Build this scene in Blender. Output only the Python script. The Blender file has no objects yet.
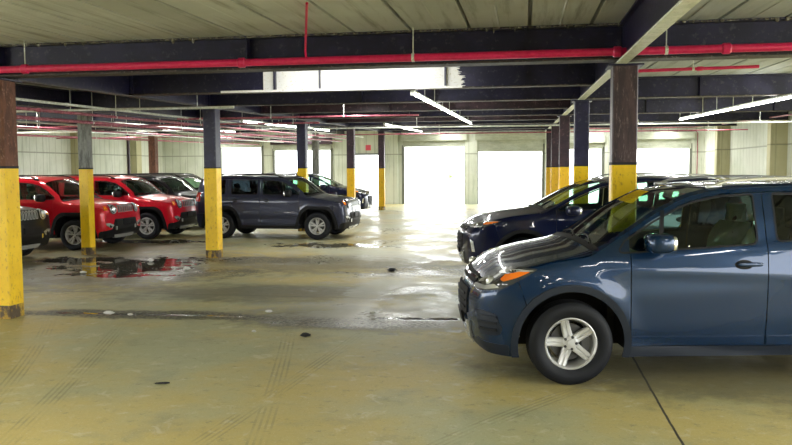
import bpy, bmesh, math, random
import numpy as np
from mathutils import Vector, Matrix
from mathutils.geometry import delaunay_2d_cdt
PI = math.pi
random.seed(4)
SC = bpy.context.scene
COL = SC.collection

# ------------------------------------------------------------------ materials
def new_mat(name):
    m = bpy.data.materials.new(name); m.use_nodes = True
    nt = m.node_tree
    return m, nt, nt.nodes['Principled BSDF']
def simple(name, col, rough=.5, metal=0., coat=0., spec=.5, emit=None, es=0.):
    m, nt, b = new_mat(name)
    b.inputs['Base Color'].default_value = (*col, 1)
    b.inputs['Roughness'].default_value = rough
    b.inputs['Metallic'].default_value = metal
    b.inputs['Coat Weight'].default_value = coat
    b.inputs['Coat Roughness'].default_value = .04
    b.inputs['Specular IOR Level'].default_value = spec
    if emit:
        b.inputs['Emission Color'].default_value = (*emit, 1)
        b.inputs['Emission Strength'].default_value = es
    return m
def nodes(nt, kind, **kw):
    n = nt.nodes.new(kind)
    for k, v in kw.items(): setattr(n, k, v)
    return n
def math_n(nt, op, a, b=None, clamp=False):
    n = nt.nodes.new('ShaderNodeMath'); n.operation = op; n.use_clamp = clamp
    for i, v in enumerate((a, b)):
        if v is None: continue
        if isinstance(v, (int, float)): n.inputs[i].default_value = v
        else: nt.links.new(v, n.inputs[i])
    return n.outputs[0]
def mixc(nt, fac, a, b):
    n = nt.nodes.new('ShaderNodeMix'); n.data_type = 'RGBA'
    if isinstance(fac, (int, float)): n.inputs[0].default_value = fac
    else: nt.links.new(fac, n.inputs[0])
    for s, v in ((6, a), (7, b)):
        if isinstance(v, tuple): n.inputs[s].default_value = (*v, 1)
        else: nt.links.new(v, n.inputs[s])
    return n.outputs[2]
def noise(nt, vec, scale, detail=4, rough=.55, dist=0.):
    n = nt.nodes.new('ShaderNodeTexNoise'); n.inputs['Scale'].default_value = scale
    n.inputs['Detail'].default_value = detail; n.inputs['Roughness'].default_value = rough
    n.inputs['Distortion'].default_value = dist
    if vec is not None: nt.links.new(vec, n.inputs['Vector'])
    return n.outputs['Fac']
def ramp(nt, fac, p0, p1, lo=0., hi=1.):
    n = nt.nodes.new('ShaderNodeMapRange'); n.clamp = True
    n.interpolation_type = 'SMOOTHSTEP'
    n.inputs[1].default_value = p0; n.inputs[2].default_value = p1
    n.inputs[3].default_value = lo; n.inputs[4].default_value = hi
    nt.links.new(fac, n.inputs[0]); return n.outputs[0]
def objvec(nt, scale=(1, 1, 1)):
    t = nt.nodes.new('ShaderNodeTexCoord'); m = nt.nodes.new('ShaderNodeMapping')
    m.inputs['Scale'].default_value = scale
    nt.links.new(t.outputs['Object'], m.inputs['Vector']); return m.outputs[0]
def bump(nt, bsdf, h, strength=.3, dist=.02):
    n = nt.nodes.new('ShaderNodeBump'); n.inputs['Strength'].default_value = strength
    n.inputs['Distance'].default_value = dist
    nt.links.new(h, n.inputs['Height']); nt.links.new(n.outputs[0], bsdf.inputs['Normal'])

def paint(name, col, flake=.45, rough=.28, coat=.8):
    m, nt, b = new_mat(name)
    v = objvec(nt)
    n = noise(nt, v, 900, 1)
    c2 = tuple(min(1, c*1.5+.004) for c in col)
    nt.links.new(mixc(nt, ramp(nt, n, .45, .7), col, c2), b.inputs['Base Color'])
    b.inputs['Metallic'].default_value = flake; b.inputs['Roughness'].default_value = rough
    b.inputs['Coat Weight'].default_value = coat; b.inputs['Coat Roughness'].default_value = .03; b.inputs['Specular IOR Level'].default_value = .15
    return m
def glass(name, tint, gl=.9):
    m = bpy.data.materials.new(name); m.use_nodes = True
    nt = m.node_tree; nt.nodes.clear()
    out = nodes(nt, 'ShaderNodeOutputMaterial'); mix = nodes(nt, 'ShaderNodeMixShader')
    tr = nodes(nt, 'ShaderNodeBsdfTransparent'); gg = nodes(nt, 'ShaderNodeBsdfGlossy')
    fr = nodes(nt, 'ShaderNodeFresnel'); fr.inputs[0].default_value = 1.5
    tr.inputs[0].default_value = (*tint, 1); gg.inputs[0].default_value = (gl, gl, gl, 1); gg.inputs[1].default_value = .02
    nt.links.new(fr.outputs[0], mix.inputs[0]); nt.links.new(tr.outputs[0], mix.inputs[1]); nt.links.new(gg.outputs[0], mix.inputs[2])
    nt.links.new(mix.outputs[0], out.inputs[0])
    return m
def worn(name, c1, c2, scale=(3, 3, 1.), p=(.5, .62), rough=.6, c3=None, bstr=.15):
    """two-tone worn paint / concrete"""
    m, nt, b = new_mat(name)
    v = objvec(nt, scale)
    n = noise(nt, v, 3, 8, .65)
    c = mixc(nt, ramp(nt, n, *p), c1, c2)
    n2 = noise(nt, v, 14, 5, .7)
    if c3: c = mixc(nt, ramp(nt, n2, .56, .66), c, c3)
    nt.links.new(c, b.inputs['Base Color'])
    b.inputs['Roughness'].default_value = rough
    bump(nt, b, n2, bstr, .01)
    return m

M = {}
M['blue_paint'] = paint('deep_blue_paint', (.002, .019, .060), .35, .26)
M['navy_paint'] = paint('navy_paint', (.003, .006, .030), .3)
M['red_paint'] = paint('red_paint', (.50, .006, .018), .15)
M['bright_red_paint'] = paint('bright_red_paint', (.58, .007, .024), .15)
M['slate_paint'] = paint('slate_grey_paint', (.026, .030, .055), .35)
M['black_paint'] = paint('black_paint', (.004, .0045, .006), .1, .3, .45)
M['granite_paint'] = paint('granite_paint', (.012, .013, .012), .3, .3, .5)
M['cladding'] = simple('black_plastic', (.006, .0065, .008), .5, spec=.25)
M['blue_cladding'] = simple('grey_blue_plastic', (.010, .015, .026), .45, spec=.3)
M['dark'] = simple('dark_void', (.006, .006, .007), .8)
M['rubber'] = simple('tyre_rubber', (.006, .007, .010), .55, spec=.25)
M['alloy'] = simple('alloy', (.52, .52, .51), .38, .45)
M['alloy_dark'] = simple('dark_alloy', (.05, .05, .055), .4, .6)
M['chrome'] = simple('chrome', (.85, .86, .86), .08, 1.)
M['silver'] = simple('silver_plastic', (.62, .64, .64), .25, .6)
M['lamp_dark'] = simple('lamp_housing', (.05, .055, .06), .12, .3, 1.)
M['lamp_clear'] = simple('lamp_lens', (.78, .80, .80), .1, .5, 1.)
M['amber'] = simple('amber_lens', (.90, .20, .012), .12, 0, 1.)
M['redlens'] = simple('red_lens', (.45, .01, .015), .12, 0, 1.)
M['seat'] = simple('charcoal_seat_cloth', (.018, .019, .022), .85)
M['trim'] = simple('cabin_plastic', (.02, .021, .024), .6)
M['wrap'] = simple('pale_plastic_wrap', (.80, .95, .86), .2)
def film(name, col):
    m = bpy.data.materials.new(name); m.use_nodes = True; nt = m.node_tree; b = nt.nodes['Principled BSDF']
    b.inputs['Base Color'].default_value = (*col, 1); b.inputs['Roughness'].default_value = .2
    t = nodes(nt, 'ShaderNodeBsdfTranslucent'); t.inputs[0].default_value = (*col, 1); x = nodes(nt, 'ShaderNodeMixShader'); x.inputs[0].default_value = .55
    nt.links.new(b.outputs[0], x.inputs[1]); nt.links.new(t.outputs[0], x.inputs[2]); nt.links.new(x.outputs[0], nt.nodes['Material Output'].inputs[0]); return m
M['wrap'] = film('pale_plastic_film', (.80, .96, .87))
M['glass'] = glass('tinted_green_glass', (.60, .82, .70))
M['glass_dark'] = glass('privacy_glass', (.07, .09, .10))
M['ws'] = glass('windshield_glass', (.50, .64, .55))
M['disc'] = simple('brake_steel', (.08, .08, .08), .5, .9)
M['plate'] = simple('plate_white', (.75, .76, .74), .4)

# ------------------------------------------------------------------ mesh helpers
SHIFT = [0.]
def link(name, verts, faces, mat, parent=None, smooth=False, sharp=None, mats=None, fm=None):
    me = bpy.data.meshes.new(name)
    if SHIFT[0]: verts = [(v[0]+SHIFT[0], v[1], v[2]) for v in verts]
    me.from_pydata([tuple(map(float, v)) for v in verts], [], faces)
    for m in (mats or [mat]): me.materials.append(m)
    if fm: me.polygons.foreach_set('material_index', fm)
    if smooth:
        me.polygons.foreach_set('use_smooth', [True]*len(me.polygons))
        if sharp is not None:
            try: me.set_sharp_from_angle(angle=sharp)
            except Exception: pass
    me.update()
    o = bpy.data.objects.new(name, me); COL.objects.link(o)
    if parent: o.parent = parent
    return o
def empty(name, loc, rz=0):
    o = bpy.data.objects.new(name, None); COL.objects.link(o)
    o.location = loc; o.rotation_euler = (0, 0, rz); o.empty_display_size = .2
    return o
def tag(o, label, cat, group=None):
    o['label'] = label; o['category'] = cat
    if group: o['group'] = group
    return o
def struct(o):
    o['kind'] = 'structure'; return o
class MB:
    def __init__(s): s.v = []; s.f = []; s.mi = []
    def add(s, v, f, mi=0):
        n = len(s.v); s.v += [tuple(p) for p in v]; s.f += [tuple(i+n for i in q) for q in f]; s.mi += [mi]*len(f); return s
    def box(s, x0, x1, y0, y1, z0, z1, mi=0):
        v = [(x, y, z) for z in (z0, z1) for y in (y0, y1) for x in (x0, x1)]
        return s.add(v, [(0, 2, 3, 1), (4, 5, 7, 6), (0, 1, 5, 4), (2, 6, 7, 3), (0, 4, 6, 2), (1, 3, 7, 5)], mi)
    def tube(s, pts, r, n=10, mi=0, cap=True):
        pts = [Vector(p) for p in pts]; rings = []
        for i, p in enumerate(pts):
            d = (pts[min(i+1, len(pts)-1)]-pts[max(i-1, 0)]).normalized()
            a = d.orthogonal().normalized() if i == 0 else (pa - d*pa.dot(d)).normalized()
            pa = a; b = d.cross(a); rr = r[i] if isinstance(r, (list, tuple)) else r
            rings.append([p+(a*math.cos(2*PI*k/n)+b*math.sin(2*PI*k/n))*rr for k in range(n)])
        v = [q for g in rings for q in g]; f = []
        for i in range(len(pts)-1):
            for k in range(n):
                k2 = (k+1) % n; f.append((i*n+k, i*n+k2, (i+1)*n+k2, (i+1)*n+k))
        if cap: f += [tuple(range(n))[::-1], tuple((len(pts)-1)*n+k for k in range(n))]
        return s.add(v, f, mi)
    def lathe(s, prof, n=48, axis='y', c=(0, 0, 0), mi=0, closed=False):
        """prof: list of (axial, radius)"""
        v = []; f = []
        for a, r in prof:
            for k in range(n):
                t = 2*PI*k/n
                if axis == 'y': v.append((c[0]+r*math.cos(t), c[1]+a, c[2]+r*math.sin(t)))
                elif axis == 'x': v.append((c[0]+a, c[1]+r*math.cos(t), c[2]+r*math.sin(t)))
                else: v.append((c[0]+r*math.cos(t), c[1]+r*math.sin(t), c[2]+a))
        m = len(prof)
        for i in range(m if closed else m-1):
            j = (i+1) % m
            for k in range(n):
                k2 = (k+1) % n; f.append((i*n+k, j*n+k, j*n+k2, i*n+k2))
        return s.add(v, f, mi)
    def sell(s, c, r, e=(.5, .5), n=20, m=12, mi=0, rot=None):
        """superellipsoid"""
        sp = lambda w, p: math.copysign(abs(w)**p, w)
        v = []; f = []
        for i in range(m+1):
            ph = -PI/2+PI*i/m
            for k in range(n):
                t = 2*PI*k/n
                p = Vector((r[0]*sp(math.cos(ph), e[0])*sp(math.cos(t), e[1]), r[1]*sp(math.cos(ph), e[0])*sp(math.sin(t), e[1]), r[2]*sp(math.sin(ph), e[0])))
                if rot: p = rot @ p
                v.append(p+Vector(c))
        for i in range(m):
            for k in range(n):
                k2 = (k+1) % n; f.append((i*n+k, i*n+k2, (i+1)*n+k2, (i+1)*n+k))
        return s.add(v, f, mi)
    def prism(s, poly, y0, y1, plane='xz', mi=0):
        n = len(poly)
        if plane == 'xz': P = lambda p, d: (p[0], d, p[1])
        elif plane == 'yz': P = lambda p, d: (d, p[0], p[1])
        else: P = lambda p, d: (p[0], p[1], d)
        v = [P(p, y0) for p in poly]+[P(p, y1) for p in poly]
        f = [tuple(range(n)), tuple(range(2*n-1, n-1, -1))]+[(i, i+n, (i+1) % n+n, (i+1) % n) for i in range(n)]
        return s.add(v, f, mi)
    def build(s, name, mat, parent=None, smooth=False, sharp=.6, mats=None):
        o = link(name, s.v, s.f, mat, parent, smooth, sharp, mats, s.mi if mats else None)
        bm = bmesh.new(); bm.from_mesh(o.data); bmesh.ops.recalc_face_normals(bm, faces=bm.faces); bm.to_mesh(o.data); bm.free()
        return o

# ------------------------------------------------------------------ car surface kit
def tab(t):
    a = np.array(sorted(t), float); return lambda x: np.interp(x, a[:, 0], a[:, 1])
def stab(t, sig):
    a = np.array(sorted(t), float); g = np.arange(-6, 3, .01); y = np.interp(g, a[:, 0], a[:, 1])
    k = np.arange(-40, 41)*.01; w = np.exp(-(k/sig)**2/2); w /= w.sum()
    y = np.convolve(np.pad(y, 40, mode='edge'), w, mode='valid'); return lambda x: np.interp(x, g, y)
def smax(a, b, k): return np.maximum(a, b)+np.maximum(k-np.abs(a-b), 0)**2/(4*k)
def round_poly(P, r, ang=.5, n=5):
    out = []; N = len(P)
    for i in range(N):
        p0, p, p1 = (np.array(P[j % N], float) for j in (i-1, i, i+1))
        a, b = p0-p, p1-p; la, lb = np.linalg.norm(a), np.linalg.norm(b)
        if la < 1e-6 or lb < 1e-6: continue
        cs = np.dot(a, b)/la/lb
        if math.acos(max(-1, min(1, -cs))) < ang: out.append(tuple(p)); continue
        q = min(r, la*.49, lb*.49); A = p+a/la*q; B = p+b/lb*q
        for k in range(n+1):
            t = k/n; out.append(tuple(A*(1-t)**2+p*2*t*(1-t)+B*t*t))
    return out
def inside(P, Q):
    x, y = Q[:, 0], Q[:, 1]; c = np.zeros(len(Q), bool); P = np.array(P)
    for i in range(len(P)):
        x0, y0 = P[i-1]; x1, y1 = P[i]
        with np.errstate(divide='ignore', invalid='ignore'):
            c ^= ((y0 > y) != (y1 > y)) & (x < (x1-x0)*(y-y0)/(y1-y0+1e-15)+x0)
    return c
def dens(P, h):
    out = []
    for i in range(len(P)):
        a, b = np.array(P[i]), np.array(P[(i+1) % len(P)]); n = max(1, int(math.ceil(np.linalg.norm(b-a)/h)))
        out += [tuple(a+(b-a)*k/n) for k in range(n)]
    return out
def clean(P):
    out = []
    for p in P:
        if not out or math.hypot(p[0]-out[-1][0], p[1]-out[-1][1]) > .002: out.append(tuple(p))
    while len(out) > 2 and math.hypot(out[0][0]-out[-1][0], out[0][1]-out[-1][1]) < .002: out.pop()
    return out
def triangulate(poly, holes, h):
    loops = [dens(clean(poly), h)]+[dens(clean(q), h) for q in holes]
    pts = []; edges = []
    for L in loops:
        n = len(pts); pts += L; edges += [(n+i, n+(i+1) % len(L)) for i in range(len(L))]
    B = np.array(pts); lo, hi = B.min(0), B.max(0); g = []
    for j, y in enumerate(np.arange(lo[1]+h*.5, hi[1], h*.87)):
        for x in np.arange(lo[0]+h*(.5 if j % 2 else 0.), hi[0], h): g.append((x, y))
    if g:
        g = np.array(g); ok = inside(loops[0], g)
        for L in loops[1:]: ok &= ~inside(L, g)
        g = g[ok]
        if len(g):
            d = np.full(len(g), 9.)
            for i in range(0, len(B), 200): d = np.minimum(d, np.sqrt(((g[:, None]-B[None, i:i+200])**2).sum(2)).min(1))
            pts += [tuple(q) for q in g[d > h*.5]]
    vo, eo, fo, ov, oe, of = delaunay_2d_cdt([Vector(p) for p in pts], edges, [], 0, 1e-6)
    V = np.array([tuple(v) for v in vo]); Fc = np.array([tuple(f) for f in fo])
    c = V[Fc].mean(1); ok = inside(loops[0], c)
    for L in loops[1:]: ok &= ~inside(L, c)
    return V, Fc[ok]

class CarKit:
    def __init__(s, sp):
        s.sp = sp; s.T = stab(sp['top'], sp.get('tsig', .035)); s.W = stab(sp['plan'], .08)
        s.XF = tab(sp['nose']); s.XR = tab(sp['tail']); s.ins = stab(sp['inset'], .012)
        s.belt = tab(sp['belt']); s.R = .35; s.ys = sp['ys']
        s.xf = sp['front']-.36; s.xr = sp['rear']+.36; q = s.R*PI/2
        s.ucf = s.xf+q+s.ys; s.ucr = s.xr-q-s.ys; s.h = sp['res']
        us = np.arange(s.ucr, s.ucf+.001, .015); X = []; Z = []
        zs = np.arange(.60, sp['roofz']+.03, .006)
        for u in us:
            P, N = s.band(np.full(len(zs), u), 1, zs)
            ok = (N[:, 2] <= .70)
            ok &= np.abs(s.F(P[:, 0], P[:, 1], P[:, 2])) < .003
            i = np.where(ok)[0]; i = i[-1] if len(i) else 0
            X.append(P[i])
        X = np.array(X); k = np.array([1, 2, 3, 2, 1.])/9
        for c in range(3): X[2:-2, c] = np.convolve(X[:, c], k, 'valid')
        s.ru = us; s.rp = X
    def F(s, x, y, z):
        sp = s.sp; ay = np.abs(y); dz = z-s.belt(x)
        fl = np.zeros_like(x)
        for cx in (0, -sp['wb']):
            r = np.hypot(x-cx, z-sp['wz']); fl = fl+sp['flare']*np.exp(-((r-sp['ar']-.05)/.08)**2)*(z > .2)
        cr = 0.
        for (za, sl, wd, am) in sp['crease']: cr = cr+am*np.exp(-((z-za+sl*x)/wd)**2)
        a = ay-(s.W(x)-s.ins(dz))-fl-cr*np.clip((-x-.3)*3, 0, 1)
        b = z-(s.T(x+sp['sweep']*(ay/.7)**2)-sp['crown']*(ay/.8)**2)
        c = x-(s.XF(z)-sp['nb']*(ay/.85)**2)
        d = s.XR(z)+sp['tb']*(ay/.85)**2-x
        r = smax(a, b, sp['kab']); r = smax(r, c, sp['kf']); return smax(r, d, sp['kr'])
    def grad(s, P):
        e = .004; x, y, z = P.T
        g = np.stack([s.F(x+e, y, z)-s.F(x-e, y, z), s.F(x, y+e, z)-s.F(x, y-e, z), s.F(x, y, z+e)-s.F(x, y, z-e)], 1)
        return g/np.maximum(np.linalg.norm(g, axis=1, keepdims=True), 1e-9)
    def band(s, u, sg, z):
        u = np.asarray(u, float); z = np.asarray(z, float)
        af = np.clip((u-s.xf)/s.R, 0, PI/2); ar = np.clip((s.xr-u)/s.R, 0, PI/2)
        ef = np.maximum(u-s.xf-s.R*PI/2, 0); er = np.maximum(s.xr-s.R*PI/2-u, 0)
        ox = np.clip(u, s.xr, s.xf); oy = s.ys-ef-er
        dx = np.sin(af)-np.sin(ar); dy = np.where(ar > 0, np.cos(ar), np.cos(af))
        lo = np.zeros_like(u); hi = np.full_like(u, 1.1)
        for _ in range(26):
            m = (lo+hi)/2; f = s.F(ox+dx*m, oy+dy*m, z); lo = np.where(f < 0, m, lo); hi = np.where(f < 0, hi, m)
        P = np.stack([ox+dx*lo, oy+dy*lo, z], 1); N = s.grad(P)
        P[:, 1] *= sg; N[:, 1] *= sg
        return P, N
    def topz(s, x, y):
        lo = np.full_like(x, .5); hi = np.full_like(x, 2.1)
        for _ in range(26):
            m = (lo+hi)/2; f = s.F(x, y, m); lo = np.where(f < 0, m, lo); hi = np.where(f < 0, hi, m)
        P = np.stack([x, y, lo], 1); return P, s.grad(P)
    def rz(s, u): return np.interp(u, s.ru, s.rp[:, 2])
    def rxy(s, u): return np.array([np.interp(u, s.ru, s.rp[:, i]) for i in range(3)])
    def ring(s, u0, u1, dz=0., n=None):
        n = n or max(2, int(abs(u1-u0)/.03)+1)
        return [(u, float(s.rz(u))+dz) for u in np.linspace(u0, u1, n)]
    def patch(s, name, mode, poly, mat, parent, holes=(), off=0., th=.018, h=None, rnd=0.):
        if rnd: poly = round_poly(poly, rnd)
        V, Fc = triangulate(poly, list(holes), h or s.h)
        if mode in 'LR': P, N = s.band(V[:, 0], 1, V[:, 1])
        elif mode == 'F': P, N = s.band(s.ucf-np.abs(V[:, 0]), 1, V[:, 1]); sg = np.where(V[:, 0] < 0, -1, 1); P[:, 1] *= sg; N[:, 1] *= sg
        elif mode == 'B': P, N = s.band(s.ucr+np.abs(V[:, 0]), 1, V[:, 1]); sg = np.where(V[:, 0] < 0, -1, 1); P[:, 1] *= sg; N[:, 1] *= sg
        else: P, N = s.topz(V[:, 0], V[:, 1])
        P = P+N*off
        # orientation
        t = Fc[len(Fc)//2]; 
        nn = np.cross(P[Fc[:, 1]]-P[Fc[:, 0]], P[Fc[:, 2]]-P[Fc[:, 0]]); 
        if (nn*N[Fc[:, 0]]).sum() < 0: Fc = Fc[:, ::-1]
        # boundary skirt
        from collections import Counter
        ec = Counter(); de = {}
        for f in Fc:
            for i in range(3):
                a, b = int(f[i]), int(f[(i+1) % 3]); k = (min(a, b), max(a, b)); ec[k] += 1; de[k] = (a, b)
        be = [de[k] for k, c in ec.items() if c == 1]
        verts = P.tolist(); faces = [tuple(int(i) for i in f) for f in Fc]; idx = {}
        for a, b in be:
            for i in (a, b):
                if i not in idx: idx[i] = len(verts); verts.append((P[i]-N[i]*th).tolist())
        sk = [(b, a, idx[a], idx[b]) for a, b in be]
        res = []
        for sg in ((1, -1) if mode == 'L' else (1,)):
            vv = verts if sg == 1 else [(v[0], -v[1], v[2]) for v in verts]
            ff = faces+sk
            if sg == -1: ff = [f[::-1] for f in ff]
            res.append(link(name, vv, ff, mat, parent[0 if sg == 1 else -1] if isinstance(parent, (list, tuple)) else parent, True, .7))
        return res
    def surf(s, u, z, sg=1):
        P, N = s.band(np.array([u]), sg, np.array([z])); return Vector(P[0]), Vector(N[0])
# ------------------------------------------------------------------ wheels
def make_wheel(root, cx, sg, sp, style):
    """sg +1 left, -1 right. wheel > tyre, rim (> hub cap, lug nuts), brake disc"""
    R = sp['wz']; w = sp['tw']/2; y0 = sp['track']/2
    wh = empty('wheel', (0, 0, 0)); wh.parent = root
    rl = sp['rim']
    S = lambda prof: [(sg*a, r) for a, r in prof]
    c = (cx, sg*y0, R)
    t = MB(); N = 56
    pr = [(-w*.82, rl-.004), (-w*.98, rl+.02), (-w*1.03, (rl+R)/2), (-w*.96, R-.028), (-w*.80, R-.006), (-w*.45, R), (-w*.43, R-.009), (-w*.35, R-.009), (-w*.33, R),
          (-.010, R), (-.008, R-.009), (.008, R-.009), (.010, R), (w*.33, R), (w*.35, R-.009), (w*.43, R-.009), (w*.45, R), (w*.80, R-.006), (w*.96, R-.028), (w*1.0, R-.045), (w*1.03, (rl+R)/2), (w*1.01, (rl+R)/2-.012), (w*.98, rl+.02), (w*.84, rl+.002), (w*.80, rl-.006)]
    t.lathe(S(pr), N, c=c); t.build('tyre', M['rubber'], wh, True, .7)
    b = MB()
    yo = w*.74
    b.lathe(S([(yo+.010, rl+.004), (yo+.014, rl-.006), (yo+.004, rl-.016), (yo-.03, rl-.024), (-w*.8, rl-.03), (-w*.8, rl-.036), (yo-.03, rl-.034)]), N, c=c)
    face = yo-.006
    def spoke(a, r0, r1, w0, w1, ya, yb, groove):
        # cross-section across spoke with a shallow central groove
        v = []; f = []; n = 6; ca, sa = math.cos(a), math.sin(a)
        for i in range(n+1):
            t_ = i/n; r = r0+(r1-r0)*t_; ww = (w0+(w1-w0)*t_); yy = ya+(yb-ya)*t_-.012*math.sin(PI*t_)
            g = groove
            for (q, d) in ((-.5, -.040), (-.5, -.008), (-.36, 0), (-.10, 0), (0, -g), (.10, 0), (.36, 0), (.5, -.008), (.5, -.040)):
                px, pz = r*ca-q*ww*sa, r*sa+q*ww*ca
                v.append((c[0]+px, c[1]+sg*(yy+d), c[2]+pz))
        m = 9
        for i in range(n):
            for k in range(m-1): f.append((i*m+k, i*m+k+1, (i+1)*m+k+1, (i+1)*m+k))
        b.add(v, f)
    a0 = PI/2-.26*sg if style == 'five' else PI/2
    for k in range(5):
        a = a0+2*PI*k/5
        if style == 'five': spoke(a, .035, rl-.010, .078, .068, face-.012, face, .007)
        else:
            for s_ in (-1, 1):
                # split spokes: a root arm spreading outward
                spoke(a+s_*.20, .045, rl-.012, .036, .042, face-.010, face, .0)
                r1 = rl*.62
            spoke(a, .03, .09, .06, .05, face-.010, face-.006, 0)
    b.lathe(S([(face-.05, .060), (face-.014, .062), (face-.006, .050), (face-.006, .001)]), 32, c=c)
    rim = b.build('rim', M['alloy'], wh, True, .5)
    d = MB(); d.lathe(S([(face-.006, .030), (face+.004, .028), (face+.006, .001)]), 24, c=c); d.build('hub_cap', M['alloy'], rim, True, .5)
    for k in range(5):
        a = a0+PI/5+2*PI*k/5
        l = MB(); l.lathe(S([(face-.012, .012), (face-.003, .0115), (face+.001, .009), (face+.001, .0005)]), 10, c=(c[0]+.050*math.cos(a), c[1], c[2]+.050*math.sin(a))); l.build('lug_nut', M['alloy_dark'], rim, True, .5)
    d = MB(); d.lathe(S([(-.02, .04), (-.02, rl-.06), (-.004, rl-.06), (-.004, .04)]), 40, c=c, closed=True)
    d.box(cx-.17, cx-.10, min(sg*(y0-.03), sg*(y0+.03)), max(sg*(y0-.03), sg*(y0+.03)), R-.08, R+.08)
    d.build('brake_disc', M['disc'], wh, False)

# ------------------------------------------------------------------ car
def make_car(sp, name, loc, phi, paintm, label, cat, group=None):
    K = sp.get('_kit') or CarKit(sp); sp['_kit'] = K
    SHIFT[0] = sp['wb']/2
    f = Vector((math.cos(phi), math.sin(phi), 0))
    root = empty(name, Vector((*loc, 0))-f*sp['wb']/2, phi); tag(root, label, cat, group)
    P = M[paintm]; CL = M[sp.get('clad', 'cladding')]; wb = sp['wb']; wz = sp['wz']; zs = sp['zs']; zb = sp['zb']
    rz = lambda u: float(K.rz(u)); belt = lambda x: float(K.belt(x))
    xd, xB, xq = sp['xd'], sp['xB'], sp['xq']; g = .008
    def arch(cx, gr, zl0, zl1):
        """front bottom -> over -> rear bottom"""
        if sp['archform'] == 'round':
            R = sp['ar']+gr; t0 = -math.asin(max(-1, min(1, (wz-zl0)/R))); t1 = PI+math.asin(max(-1, min(1, (wz-zl1)/R)))
            return [(cx+R*math.cos(t), wz+R*math.sin(t)) for t in np.linspace(t0, t1, 40)]
        k = 1+gr/.45
        q = [(.50, zl0-wz), (.455*k, .16), (.37*k, .34*k), (.25*k, .43*k), (-.25*k, .43*k), (-.37*k, .34*k), (-.455*k, .16), (-.50*k, zl1-wz)]
        q[0] = (.50*k, zl0-wz)
        q = [(cx+a, wz+b) for a, b in q]; r = [q[0]]
        for i in range(1, len(q)-1):
            A, p, B = (np.array(q[j]) for j in (i-1, i, i+1)); la, lb = np.linalg.norm(A-p), np.linalg.norm(B-p); d = min(.09, la*.45, lb*.45)
            A = p+(A-p)/la*d; B = p+(B-p)/lb*d
            r += [tuple(A*(1-t)**2+p*2*t*(1-t)+B*t*t) for t in np.linspace(0, 1, 6)]
        return r+[q[-1]]
    # ---- front bumper & fenders
    xs = sp['seam_top']; zsm = sp['seam_z']
    af = arch(0, .02, zb, zs)
    afu = [p for p in af if not (p[0] > 0 and p[1] < zsm)]     # above bumper seam
    afl = [p for p in af if p[0] > 0 and p[1] <= zsm]          # front lower
    pm = ((afl[-1][0]+afu[0][0])/2, (afl[-1][1]+afu[0][1])/2)
    fend = [(xd+g/2, zs), (xd+g/2, rz(xd))]+K.ring(xd+.02, xs)+[(sp['seam_mid'][0], sp['seam_mid'][1]), pm]+afu
    K.patch('front_fender', 'L', fend, P, root)
    Lh = [(u, z) for u, z in K.ring(xs+.005, K.ucf, -.004)]
    left = Lh[::-1]+[(sp['seam_mid'][0]+.005, sp['seam_mid'][1]), (pm[0]+.003, pm[1]-.004)]+[p for p in afl][::-1]
    bot = [(u, zb+sp['chin'](u)) for u in np.linspace(af[0][0]+.02, K.ucf, 12)]
    left = left+bot
    Fp = [(K.ucf-u, z) for u, z in left]; Fp = Fp+[(-q, z) for q, z in Fp[::-1] if abs(q) > 1e-4]
    bump_ = K.patch('front_bumper', 'F', Fp, P, root)[0]
    # ---- hood
    uc = sp['cowl_u']
    us = np.linspace(uc, K.ucf, 70); pts = []
    for u in us:
        p = K.rxy(u); n = np.array(K.band([u], 1, [p[2]])[1][0]); n[2] = 0; n /= np.linalg.norm(n)
        p = p-n*.010; pts.append((p[0], p[1]))
    yc = pts[0][1]
    cow = lambda y: sp['cowl_x']-sp['sweep']*(y/.7)**2
    base = [(cow(y), y) for y in np.linspace(-yc, yc, 15)]
    K.patch('hood', 'T', pts+[(x, -y) for x, y in pts[::-1] if abs(y) > 1e-4]+base[1:-1], P, root, off=.002)
    # ---- roof with windshield opening
    ut = np.linspace(uc-.004, K.ucr, 150); rp = [tuple(K.rxy(u)[:2]) for u in ut]
    rb = [(cow(y)-.01, y) for y in np.linspace(-yc, yc, 15)][1:-1]
    wx0, wx1 = sp['ws_low'], sp['ws_top']
    lows = [(cow(y)-.045, y) for y in np.linspace(-yc+.06, yc-.06, 15)]
    ss = [u for u in np.linspace(lows[-1][0]-.02, wx1-.02, 26)]
    sidep = [(float(K.rxy(u)[0]), float(K.rxy(u)[1])-.05) for u in ss]
    ytop = sidep[-1][1]; tops = [(wx1+.05-.07*(y/ytop)**2, y) for y in np.linspace(ytop-.03, -ytop+.03, 13)]
    wsp = round_poly(clean(lows+sidep[1:-1]+tops+[(x, -y) for x, y in sidep[1:-1]][::-1]), .05)
    roof = K.patch('roof', 'T', rp+[(x, -y) for x, y in rp[::-1] if abs(y) > 1e-4]+rb, P if not sp.get('blackroof') else M['black_paint'], root, holes=[wsp])[0]
    ws = K.patch('windshield', 'T', wsp, M['ws'], root, off=-.006, th=.004)[0]
    cp = [(cow(y)-.006, y) for y in np.linspace(-yc+.05, yc-.05, 15)]+[(cow(y)-.06, y) for y in np.linspace(yc-.05, -yc+.05, 15)]
    K.patch('cowl_panel', 'T', cp, M['cladding'], root, off=.004, th=.01)
    for (ya, yb_) in ((.55, -.02), (-.05, -.58)):
        w = MB(); pp = []
        for t in np.linspace(0, 1, 10):
            y = ya+(yb_-ya)*t; x = cow(y)-.04-.06*math.sin(PI*t*.8); p = K.topz(np.array([x]), np.array([y]))[0][0]; pp.append((p[0], p[1], p[2]+.014))
        w.tube(pp, .007, 6); w.build('wiper', M['cladding'], ws, True)
    # ---- roof-side rail, doors, quarter
    K.patch('side_roof_frame', 'L', K.ring(xd, sp['tail_u'])+K.ring(sp['tail_u'], xd, -sp['fr']), P, root)
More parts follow.
